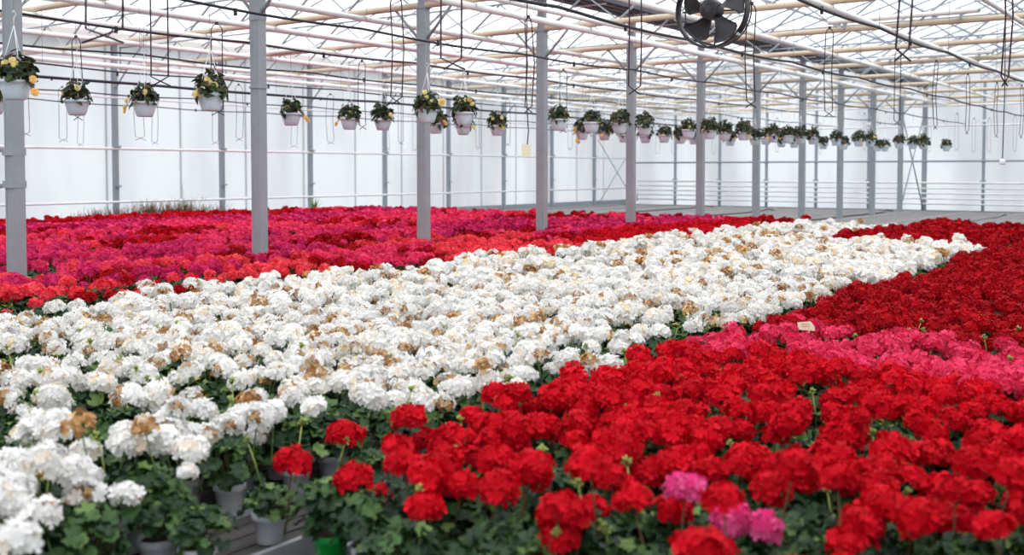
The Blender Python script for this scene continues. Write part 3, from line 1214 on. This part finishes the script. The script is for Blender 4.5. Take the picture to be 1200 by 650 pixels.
# ------------------------------------------------------------------ hanging baskets with begonias
def begonia_flower(seed):
    rs = random.Random(seed)
    g = G()
    for ring, (n, r, cup) in enumerate(((7, .034, .15), (6, .027, .5), (5, .02, .9), (4, .012, 1.6))):
        for k in range(n):
            t = 2 * PI * k / n + ring * .5 + rs.uniform(-.1, .1)
            d = np.array([math.cos(t), math.sin(t), 0])
            e = np.array([-math.sin(t), math.cos(t), 0])
            nn = np.array([0, 0, 1.0])
            z0 = ring * .003
            V = [nn * z0, d * r * .6 + e * r * .45 + nn * (z0 + r * cup * .4), d * r + e * r * .22 + nn * (z0 + r * cup * .8), d * r - e * r * .22 + nn * (z0 + r * cup * .8), d * r * .6 - e * r * .45 + nn * (z0 + r * cup * .4)]
            g.add(V, [(0, 4, 3), (0, 3, 2), (0, 2, 1)], 0, rs.random())
    return g.arr()


def begonia_foliage(seed, trail=True):
    rs = random.Random(seed)
    g = G()
    for i in range(120):
        ph = i * 2.39996
        u = rs.random()
        rad = .03 + .105 * math.sqrt(u)
        h = .13 * (1 - u) + rs.uniform(-.03, .07)
        c = np.array([rad * math.cos(ph), rad * math.sin(ph), h + .0])
        n = np.array([math.cos(ph) * (.4 + u) + rs.uniform(-.5, .5), math.sin(ph) * (.4 + u) + rs.uniform(-.5, .5), .55])
        a, b, n = basis(n, rs.uniform(-.4, .4))
        out = np.array([rs.uniform(-1, 1) + .5 * math.cos(ph), rs.uniform(-1, 1) + .5 * math.sin(ph), rs.uniform(-.5, .9)])
        out = out - n * float(np.dot(out, n))
        out /= np.linalg.norm(out)
        side = np.cross(n, out)
        side /= np.linalg.norm(side) + 1e-9
        r = rs.uniform(.034, .058)
        V = [c, c + out * r * .5 + side * r * .45 + n * r * .12, c + out * r * 1.1 + side * r * .28 + n * r * .05, c + out * r * 1.75 - n * r * .2, c + out * r * 1.1 - side * r * .3 + n * r * .05, c + out * r * .5 - side * r * .5 + n * r * .12, c + out * r * .7 - n * r * .08]
        g.add(V, [(6, 0, 1), (6, 1, 2), (6, 2, 3), (6, 3, 4), (6, 4, 5), (6, 5, 0)], 0, rs.random())
        if i % 3 == 0:
            tri_tube(g, [(0, 0, -.02), tuple(c * .6 + np.array([0, 0, .01])), tuple(c)], .002, 3, 1, .5)
    return g.arr()


BF = [np_mesh('foliage', begonia_foliage(700 + i), [M['leaf_begonia'], M['stem_red']]) for i in range(5)]
BLY = [np_mesh('bloom', begonia_flower(720 + i), [M['begonia_y']]) for i in range(3)]
BLO = [np_mesh('bloom', begonia_flower(730 + i), [M['begonia_o']]) for i in range(2)]
hpm = MB()
hpm.lathe([(0, -.152), (.075, -.152), (.082, -.146), (.098, -.10), (.113, -.05), (.12, -.022), (.132, -.02), (.134, -.012), (.134, .0), (.129, .003), (.124, -.004), (.118, -.02)], 28)
for k in range(16):
    t = 2 * PI * k / 16
    hpm.tube([(.076 * math.cos(t), .076 * math.sin(t), -.147), (.114 * math.cos(t), .114 * math.sin(t), -.05)], .0022, 4)
HPOT = hpm.mesh('pot', [M['hang_pot']], True)
sm_ = MB(); sm_.lathe([(0, -.012), (.06, -.014), (.121, -.018)], 16)
HSOIL = sm_.mesh('soil', [M['soil']], True)
hm = MB()
for k in range(3):
    t = 2 * PI * k / 3 + .4
    hm.tube([(.128 * math.cos(t), .128 * math.sin(t), -.005), (0, 0, .44)], .0035, 5)
hm.tube([(0, 0, .43), (0, 0, .5), (.02, 0, .53), (0, 0, .56), (-.012, 0, .54)], .004, 5)
HANG = hm.mesh('hanger', [M['white_wire']], True)
wm = MB(); wm.tube([(0, 0, .56), (0, 0, HZ - 2.07)], .003, 4)
HWIRE = wm.mesh('hook_wire', [M['thin_wire']])

BASK = [(-6, 116, 'begonia basket cut by the left edge of the picture, behind the first column'),
        (20, 95, 'largest begonia basket in front of the first grey column with a trailing peach flower'),
        (92, 118, 'begonia basket second from the left, leafy with one cream bud'),
        (171, 120, 'begonia basket with yellow flowers trailing over its left side'),
        (248, 111, 'begonia basket with one big yellow flower, just left of the second column'),
        (342, 133, 'begonia basket right of the second column, peach flower trailing right'),
        (410, 139, 'begonia basket with a yellow flower trailing at its lower left'),
        (449, 140, 'small begonia basket just right of the one with a low yellow flower'),
        (501, 129, 'begonia basket against the third grey column with pale yellow flowers'),
        (511, 145, 'begonia basket tucked behind the third grey column with peach flower'),
        (544, 132, 'begonia basket right of the third column, upper one of the pair'),
        (543, 147, 'begonia basket half hidden behind another, right of the third column'),
        (583, 148, 'small begonia basket alone left of the fourth column, yellow flower low'),
        (655, 140, 'begonia basket just right of the fourth grey column'),
        (682, 154, 'low begonia basket with orange flowers trailing over its left'),
        (693, 143.5, 'begonia basket in front of the low orange flowered one'),
        (708, 155, 'small begonia basket just left of the fifth column, farther away'),
        (726, 145, 'begonia basket touching the left side of fifth column in view'),
        (731, 158, 'begonia basket mostly hidden behind the fifth grey column'),
        (755, 147, 'begonia basket right of the fifth column, upper of two overlapping'),
        (756, 159, 'begonia basket below and behind another, right of the fifth column'),
        (778, 158.4, 'small begonia basket with a yellow flower midway between fifth and sixth columns')]
BASK_FAR = [(797, 160), (806.6, 152), (813, 161), (831, 153), (849, 155), (855, 163), (871, 155), (884, 162), (897, 161),
            (905, 158), (915, 165), (923, 159), (930, 166), (937.6, 160), (952, 161), (964, 168), (979, 163), (988, 168.5), (1005.6, 164), (1019, 164.4), (1027.6, 171), (1036, 171.5), (1053, 167), (1069, 168), (1081, 168), (1108, 171)]


def basket(px, py, lab, grp, i, n_fl):
    zr = EYE + .72
    zc = .72 * F / (200.0 - py)
    x, y = at(px, zc)
    rs = random.Random(i * 17 + 3)
    b = empty('hanging_basket', (x, y, zr), 0)
    tag(b, lab, 'hanging basket', grp)
    put('pot', HPOT, b)
    put('soil', HSOIL, b)
    put('foliage', BF[i % 5], b, (0, 0, .0), (0, 0, rs.uniform(0, 6)), rs.uniform(.95, 1.2))
    put('hanger', HANG, b, None, (0, 0, rs.uniform(0, 2)))
    put('hook_wire', HWIRE, b)
    right = Vector((CM, SN, 0))
    fwd = Vector((-SN, CM, 0))
    fl = []
    special_fl = {1: [(-.03, .13, 0), (.05, .12, 0), (.19, .0, 1), (.2, -.1, 2), (.03, .15, 0)],
                  2: [(.05, .12, 0), (-.09, .08, 0)],
                  3: [(-.15, .01, 0), (-.17, -.06, 0), (-.17, -.1, 0), (.04, .1, 0)],
                  4: [(-.09, .0, 3), (0, .13, 0), (.02, .1, 0), (.07, .08, 0)],
                  5: [(.2, -.06, 1), (.22, -.09, 1), (-.03, .07, 0)],
                  6: [(-.16, -.08, 2), (.04, .08, 0)],
                  7: [(.12, .06, 0)],
                  8: [(-.02, .2, 0), (.0, .14, 0), (.17, .08, 3), (.2, .1, 0), (.06, .09, 0)],
                  9: [(.15, .0, 2), (.13, .02, 2)],
                  10: [(.0, .13, 0), (.07, .15, 1), (.1, .1, 0), (-.04, .12, 0)],
                  11: [(.16, -.03, 0), (.18, -.05, 0)],
                  12: [(.07, -.02, 3), (-.07, .12, 0), (.07, .13, 0)],
                  14: [(-.13, .05, 2), (-.14, -.02, 0), (-.1, -.17, 2), (-.07, -.2, 2)],
                  }
    if i in special_fl:
        for rx, z, c in special_fl[i]:
            fl.append((right * rx - fwd * .1 + Vector((0, 0, z)), c))
    else:
        for k in range(n_fl):
            t = rs.uniform(0, 6.28)
            rr = rs.uniform(.06, .16)
            fl.append((Vector((math.cos(t) * rr, math.sin(t) * rr, rs.uniform(.0, .13) if rr < .13 else rs.uniform(-.08, .08))), rs.choice((0, 0, 1, 2))))
    for k, (p, c) in enumerate(fl):
        me = (BLO if c in (1, 2) else BLY)[k % 2]
        dirv = Vector((p.x, p.y, .06)) - fwd * .06
        q = dirv.to_track_quat('Z', 'Y').to_euler()
        o = put('flower', me, b, p, q, {0: .95, 1: 1.0, 2: 1.1, 3: 1.6}[c])
        if abs(p.x) ** 2 + abs(p.y) ** 2 > .12 ** 2 or p.z < -.02:
            m_ = MB()
            m_.tube([(0, 0, .0), (p.x * .6, p.y * .6, .05), (p.x * .9, p.y * .9, p.z * .6 + .02), tuple(p)], .003, 4)
            m_.build('trailing_stem', M['stem_red'], b)
    return b


for i, (px, py, lab) in enumerate(BASK):
    basket(px, py, lab, None, i, 3)
for i, (px, py) in enumerate(BASK_FAR):
    if px < 900:
        lab, grp = 'small begonia basket in the row between the sixth and seventh grey columns', 'baskets between sixth and seventh columns'
    elif px < 960:
        lab, grp = 'tiny distant begonia basket crowded around the eighth grey column', 'distant baskets around the eighth column'
    elif px < 1100:
        lab, grp = 'tiny distant begonia basket between the eighth and last grey columns', 'distant baskets around the last columns'
    else:
        lab, grp = 'last begonia basket, alone in front of the end wall', None
    basket(px, py, lab, grp, i + 40, 2)

# ------------------------------------------------------------------ fan
zc = 8.8
fx, fy = at(833, zc)
fz = EYE + (200 - 13) * zc / F
fan = empty('circulation_fan', (fx, fy, fz))
tag(fan, 'dark round five-bladed circulation fan hanging below the roof pipes', 'fan')
rotY = Matrix.Rotation(PI / 2, 4, 'X')       # lathe axis -> -Y
R_ = .305
m_ = MB()
m_.lathe([(R_, -.04), (R_ + .012, -.045), (R_ + .014, -.03), (R_ + .006, .03), (R_ + .014, .04), (R_ + .004, .05), (R_ - .004, .03), (R_ - .004, -.03), (R_, -.04)], 64, 0, mat=rotY.to_3x3())
m_.build('shroud', M['fan_dark'], fan, True)
m_ = MB()
for rr in (.3,):
    m_.tube([(rr * math.cos(2 * PI * k / 40), .11, rr * math.sin(2 * PI * k / 40)) for k in range(41)], .006, 6)
m_.build('guard_ring', M['fan_dark'], fan, True)
m_ = MB()
m_.lathe([(0, .09), (.045, .09), (.05, .085), (.075, .08), (.083, .07), (.085, -.03), (.08, -.06), (0, -.065)], 40, 0, mat=rotY.to_3x3())
for k in range(20):
    t = 2 * PI * k / 20
    m_.tube([(.03 * math.cos(t), -.092, .03 * math.sin(t)), (.066 * math.cos(t), -.086, .066 * math.sin(t))], .004, 4)
hub = m_.build('motor_hub', M['fan_blade'], fan)
for k in range(5):
    t0 = math.radians(22 + 72 * k)
    m_ = MB()
    NR, NC = 8, 6
    vs = []
    for side in (0, 1):
        for i in range(NR):
            u = i / (NR - 1)
            r = .07 + (.285 - .07) * u
            half = .34 + .18 * u - (.1 if u > .9 else 0)
            for j in range(NC):
                v = j / (NC - 1) * 2 - 1
                ang = t0 + v * half * (.75 + .25 * u) - .15 * u
                yy = v * .045 * (1 - .35 * u) + .012 * u
                rr = r - (.035 * max(0, v) ** 2 if u > .8 else 0)
                vs.append((rr * math.cos(ang), yy + side * .004, rr * math.sin(ang)))
    fs = []
    for side in (0, 1):
        o_ = side * NR * NC
        for i in range(NR - 1):
            for j in range(NC - 1):
                q = (o_ + i * NC + j, o_ + i * NC + j + 1, o_ + (i + 1) * NC + j + 1, o_ + (i + 1) * NC + j)
                fs.append(q if side else q[::-1])
    n0 = NR * NC
    edge = [i * NC for i in range(NR)] + [(NR - 1) * NC + j for j in range(1, NC)] + [i * NC + NC - 1 for i in range(NR - 2, -1, -1)] + [j for j in range(NC - 2, 0, -1)]
    for a, b in zip(edge, edge[1:] + edge[:1]):
        fs.append((a, b, b + n0, a + n0))
    m_.add(vs, fs)
    m_.build('blade', M['fan_blade'], fan, True)
for k in range(4):
    t = math.radians(-92 + 90 * k)
    m_ = MB()
    m_.tube([(.06 * math.cos(t), .07, .06 * math.sin(t)), (.2 * math.cos(t), .1, .2 * math.sin(t)), (R_ * math.cos(t), .06, R_ * math.sin(t))], .007, 6)
    m_.build('support_arm', M['fan_dark'], fan, True)
m_ = MB()
m_.tube([(0, 0, R_), (0, 0, TB - fz)], .012, 8)
m_.box(-.04, -.03, R_ - .0, .04, .03, R_ + .03)
m_.build('bracket', M['fan_dark'], fan)
m_ = MB(); m_.box(R_ * .72, -.04, -R_ * .74, R_ * .78, .04, -R_ * .66)
m_.build('clip', M['alu'], fan)

# tube lamps fixed above the chords
for (xa, xb, n, lab, dzz) in ((None, 1145, 4, 'long white tube lamp above a beige chord at upper right', .12), (None, 375, 3, 'white tube lamp over the left beds right of the second column', .02), (None, 1162, 6, 'white tube lamp farther back at upper right', .1)):
    Yp = 5.4 + 3 * n - .12
    # bearing -> x on that truss line
    k = (xb - 600) / F
    xe = (k * Yp * CM - Yp * SN) / (CM + k * SN)
    t = empty('tube_lamp', (xe, Yp, TB + dzz))
    tag(t, lab, 'lamp')
    m_ = MB(); m_.tube([(-2.35, 0, 0), (-.03, 0, 0)], .042, 10)
    m_.build('housing', M['lamp'], t, True)
    m_ = MB(); m_.tube([(-.03, 0, 0), (0.0, 0, 0)], .03, 10)
    m_.build('end_cap', M['web'], t, True)
    m_ = MB(); m_.tube([(0, 0, 0), (.06, 0, .02), (.08, 0, .08), (.02, 0, .13), (-.1, 0, .14)], .005, 5)
    m_.build('cable', M['thin_wire'], t)
    for q in (-2.1, -.3):
        m_ = MB(); m_.box(q, -.02, -dzz - .0, q + .02, .14, .05)
        m_.build('mount', M['web'], t)

# hanging card and plug
x, y = at(616.5, 11)
cz = EYE + (200 - 176) * 11 / F
cc = empty('hanging_card', (x, y, cz))
tag(cc, 'cream card box hanging on a cord just left of the fourth column', 'card')
m_ = MB(); m_.box(-.048, -.012, -.07, .048, .012, .06)
o = m_.build('card', M['tag'], cc); o.rotation_euler = (0, 0, TH)
m_ = MB(); m_.tube([(0.015, 0, .06), (.03, 0, .2), (.0, 0, .6), (.02, 0, TB - cz)], .006, 5)
m_.build('cord', M['maroon'], cc)
x, y = at(1174, 12)
cz = EYE + (200 - 190) * 12 / F
cc = empty('hanging_socket', (x, y, cz))
tag(cc, 'small white socket on a long dark cord before the end wall', 'socket')
m_ = MB(); m_.lathe([(0, -.03), (.025, -.03), (.032, -.02), (.032, .02), (.02, .035), (0, .04)], 14)
m_.build('socket_body', M['white_wire'], cc, True)
m_ = MB(); m_.tube([(0, 0, .03), (0.01, 0, .8), (0, 0, TB - cz)], .006, 5)
m_.build('cord', M['black'], cc)

# label card in the pink strip
x, y = ground(950, 380, .42)
t = empty('plant_label', (x, y, 0), TH)
tag(t, 'cream written label card sticking up from the pink strip', 'label')
m_ = MB()
W, H = .052, .03
m_.add([(-W, 0, .38), (W * .98, 0, .372), (W * .98, 0, .398), (W * .55, 0, .43), (-W * 1.05, 0, .425),
        (-W, .002, .38), (W * .98, .002, .372), (W * .98, .002, .398), (W * .55, .002, .43), (-W * 1.05, .002, .425)],
       [(0, 1, 2, 3, 4), (9, 8, 7, 6, 5), (0, 5, 6, 1), (1, 6, 7, 2), (2, 7, 8, 3), (3, 8, 9, 4), (4, 9, 5, 0)])
o = m_.build('card', M['tag'], t); o.rotation_euler = (-.15, 0, 0)
m_ = MB()
rs = random.Random(4)
for rowz, x0, x1 in ((.412, -.03, .012), (.398, -.03, .02)):
    xx = x0
    while xx < x1:
        w_ = rs.uniform(.002, .005)
        m_.tube([(xx, -.0025, rowz), (xx + w_ * .5, -.0025, rowz + rs.uniform(.003, .007)), (xx + w_, -.0025, rowz)], .0008, 3)
        xx += w_ + .0012
o = m_.build('handwriting', M['ink'], t); o.rotation_euler = (-.15, 0, 0)
m_ = MB(); m_.box(-.005, .002, .09, .005, .006, .4)
m_.build('stake', M['tag'], t)

# ------------------------------------------------------------------ benches
edges = []
l = 2.82
while l < 20.6:
    edges.append((l, l + 1.62))
    l += 1.67
right = [(1.03, 2.63), (-.62, .98)]
for bi, (l0, l1) in enumerate(edges + right):
    b = empty('growing_bench', (-(l0 + l1) / 2, 0, 0))
    y0, y1 = 1.2, 36.9
    front = bi == 0
    if bi == 0:
        lab = 'slatted bench with a bright aluminium edge under the front of white bed'
    elif bi >= len(edges):
        lab = 'slatted bench under the bright red geraniums, ' + ('next to the gap' if bi == len(edges) else 'second from the gap')
    else:
        lab = f'long weathered bench, {ORD[bi]} to the left from the bench gap'
    tag(b, lab, 'bench', 'long growing benches')
    w2 = (l1 - l0) / 2
    m_ = MB()
    n = 16
    sw = (2 * w2 - .04) / n
    for k in range(n):
        xa = -w2 + .02 + k * sw
        m_.box(xa, y0, -.025, xa + sw * .88, y1, -.004)
    m_.build('bed', M['bench'] if not (bi == 0 or bi >= len(edges)) else M['bench_dark'], b)
    for s in (-1, 1):
        m_ = MB(); m_.box(s * w2 - .012, y0, -.07, s * w2 + .012, y1, .018)
        m_.build('edge_rail', M['alu'], b)
    if bi == 0:
        m_ = MB(); m_.box(w2 - .42, y0, -.03, w2 - .40, y1, .012)
        m_.build('middle_rail', M['alu'], b)
    for yy in (y0, 10, 19, 28, y1 - .06):
        m_ = MB(); m_.box(-w2 + .02, yy, -.07, w2 - .02, yy + .05, -.026)
        m_.build('crossbar', M['steel'], b)
        for s in (-1, 1):
            m_ = MB(); m_.box(s * (w2 - .25) - .025, yy, FLOOR, s * (w2 - .25) + .025, yy + .05, -.07)
            m_.build('leg', M['steel'], b)

# dark hoses lying on the bare benches at the back
for k, (l, ya, yb) in enumerate(((6.2, 22.5, 34), (9.9, 21.2, 35.5), (13.4, 21, 34), (16.6, 21.5, 36))):
    m_ = MB()
    rs = random.Random(k)
    m_.tube([(-l + rs.uniform(-.05, .05), ya + (yb - ya) * i / 20, .022 + (.05 if i == 19 else 0)) for i in range(21)], .018, 6)
    o = m_.build('bench_hose', M['black'], None, True)
    tag(o, 'dark hose lying on a bare back bench, ' + ORD[k] + ' from the right', 'hose', 'hoses on the bare benches')

# ------------------------------------------------------------------ weeds by the wall
def clump(seed, n, h, spread, mi_t=(0, 1)):
    rs = random.Random(seed)
    g = G()
    for i in range(n):
        t = rs.uniform(0, 6.28)
        r0 = rs.uniform(0, spread)
        p = np.array([r0 * math.cos(t), r0 * math.sin(t), 0])
        lean = np.array([rs.uniform(-.35, .35), rs.uniform(-.35, .35), 0])
        hh = h * rs.uniform(.5, 1.1)
        e = np.array([-math.sin(t), math.cos(t), 0]) * .010
        V = [p - e, p + e, p + lean * hh * .4 + np.array([0, 0, hh * .6]) + e, p + lean * hh * .4 + np.array([0, 0, hh * .6]) - e, p + lean * hh + np.array([0, 0, hh])]
        g.add(V, [(0, 1, 2), (0, 2, 3), (3, 2, 4)], 0, rs.random())
        if i % 3 == 0:
            q = p + lean * hh + np.array([0, 0, hh])
            for j in range(4):
                z = q + np.array([rs.uniform(-.012, .012), rs.uniform(-.012, .012), -.02 * j])
                g.add([z, z + np.array([.012, .006, .012]), z + np.array([-.01, .008, .02])], [(0, 1, 2)], 0, .5)
    return g.arr()


for i, (px, h, n) in enumerate(((88, .42, 50), (112, .5, 70), (135, .5, 70), (158, .55, 90), (176, .62, 110), (198, .58, 100), (216, .62, 100), (238, .5, 80), (258, .45, 60), (300, .38, 40))):
    # a line of tufts on the last bench by the wall
    k = (px - 600) / F
    xx = -20.35
    yy = xx * (CM + k * SN) / (k * CM - SN)
    o = put('dry_grass_tuft', np_mesh('dry_grass_tuft', clump(900 + i, n * 2, h * 1.08, .34), [M['grass_dry']]), None, (xx, yy, 0))
    tag(o, 'dry brownish grass tuft behind the flowers at the foot of the film wall', 'grass', 'dry grass tufts by the wall')
k = (214 - 600) / F
xx = -20.3
yy = xx * (CM + k * SN) / (k * CM - SN)
st = empty('tall_weed', (xx, yy, 0))
tag(st, 'single tall dry weed stalk standing above the grass tufts', 'weed')
m_ = MB(); m_.tube([(0, 0, 0), (.02, 0, .5), (-.02, 0, 1.05)], [.006, .005, .003], 5)
m_.build('stem', M['bark'], st)
g = G()
rs = random.Random(2)
for j in range(26):
    z = np.array([rs.uniform(-.03, .03), rs.uniform(-.03, .03), .55 + .02 * j])
    d = np.array([rs.uniform(-1, 1), rs.uniform(-1, 1), .6]) * .035
    g.add([z * 1.0, z + d + np.array([.008, 0, 0]), z + d * 1.3], [(0, 1, 2)], 0, rs.random() * .6)
put('seed_head', np_mesh('seed_head', g.arr(), [M['grass_dry']]), st)
k = (368 - 600) / F
xx = -20.2
yy = xx * (CM + k * SN) / (k * CM - SN)
g = G()
rs = random.Random(12)
for j in range(26):
    t = rs.uniform(0, 6.28)
    o_ = np.array([math.cos(t), math.sin(t), 0])
    e = np.array([-math.sin(t), math.cos(t), 0]) * .022
    hh = rs.uniform(.35, .72)
    tl = rs.uniform(.08, .45)
    V = [o_ * .02 - e * .6, o_ * .02 + e * .6, o_ * tl * .3 * hh + np.array([0, 0, hh * .6]) + e, o_ * tl * .3 * hh + np.array([0, 0, hh * .6]) - e, o_ * tl * hh + np.array([0, 0, hh])]
    g.add(V, [(0, 1, 2), (0, 2, 3), (3, 2, 4)], 0, rs.random())
o = put('blade_leaf_plant', np_mesh('blade_leaf_plant', g.arr(), [M['leaf_bright']]), None, (xx, yy, 0))
tag(o, 'bright green upright plant with sword leaves behind the flowers near the film wall', 'plant')

# ------------------------------------------------------------------ light: bright overcast sky through the film
w = bpy.data.worlds.new('overcast_sky')
SC.world = w
w.use_nodes = True
nt = w.node_tree
nt.nodes.clear()
out = nt.nodes.new('ShaderNodeOutputWorld')
bg = nt.nodes.new('ShaderNodeBackground')
tc = nt.nodes.new('ShaderNodeTexCoord')
n = nt.nodes.new('ShaderNodeTexNoise')
n.inputs['Scale'].default_value = 2.2
n.inputs['Detail'].default_value = 4
r = nt.nodes.new('ShaderNodeValToRGB')
r.color_ramp.elements[0].position = 0.35
r.color_ramp.elements[1].position = 0.65
r.color_ramp.elements[0].color = (0.86, 0.90, 0.96, 1)
r.color_ramp.elements[1].color = (1.0, 1.0, 1.0, 1)
nt.links.new(tc.outputs['Generated'], n.inputs['Vector'])
nt.links.new(n.outputs[0], r.inputs[0])
nt.links.new(r.outputs[0], bg.inputs[0])
sx_ = nt.nodes.new('ShaderNodeSeparateXYZ')
mr = nt.nodes.new('ShaderNodeMapRange')
mr.inputs['From Min'].default_value = 0.0
mr.inputs['From Max'].default_value = 1.0
mr.inputs['To Min'].default_value = 0.95
mr.inputs['To Max'].default_value = 2.3
nt.links.new(tc.outputs['Generated'], sx_.inputs[0])
nt.links.new(sx_.outputs['Z'], mr.inputs[0])
nt.links.new(mr.outputs[0], bg.inputs[1])
nt.links.new(bg.outputs[0], out.inputs[0])

SC.view_settings.view_transform = 'Standard'
SC.view_settings.look = 'None'
SC.view_settings.gamma = 1.0
SC.view_settings.use_curve_mapping = False
SC.view_settings.exposure = 0.38
cy = SC.cycles
cy.use_denoising = True
cy.max_bounces = 6
cy.diffuse_bounces = 4
cy.glossy_bounces = 2
cy.transmission_bounces = 4
cy.transparent_max_bounces = 12
cy.use_adaptive_sampling = True
cy.adaptive_threshold = 0.03
print('counts', counts, {k: len(v) for k, v in rest.items()}, len(cands))
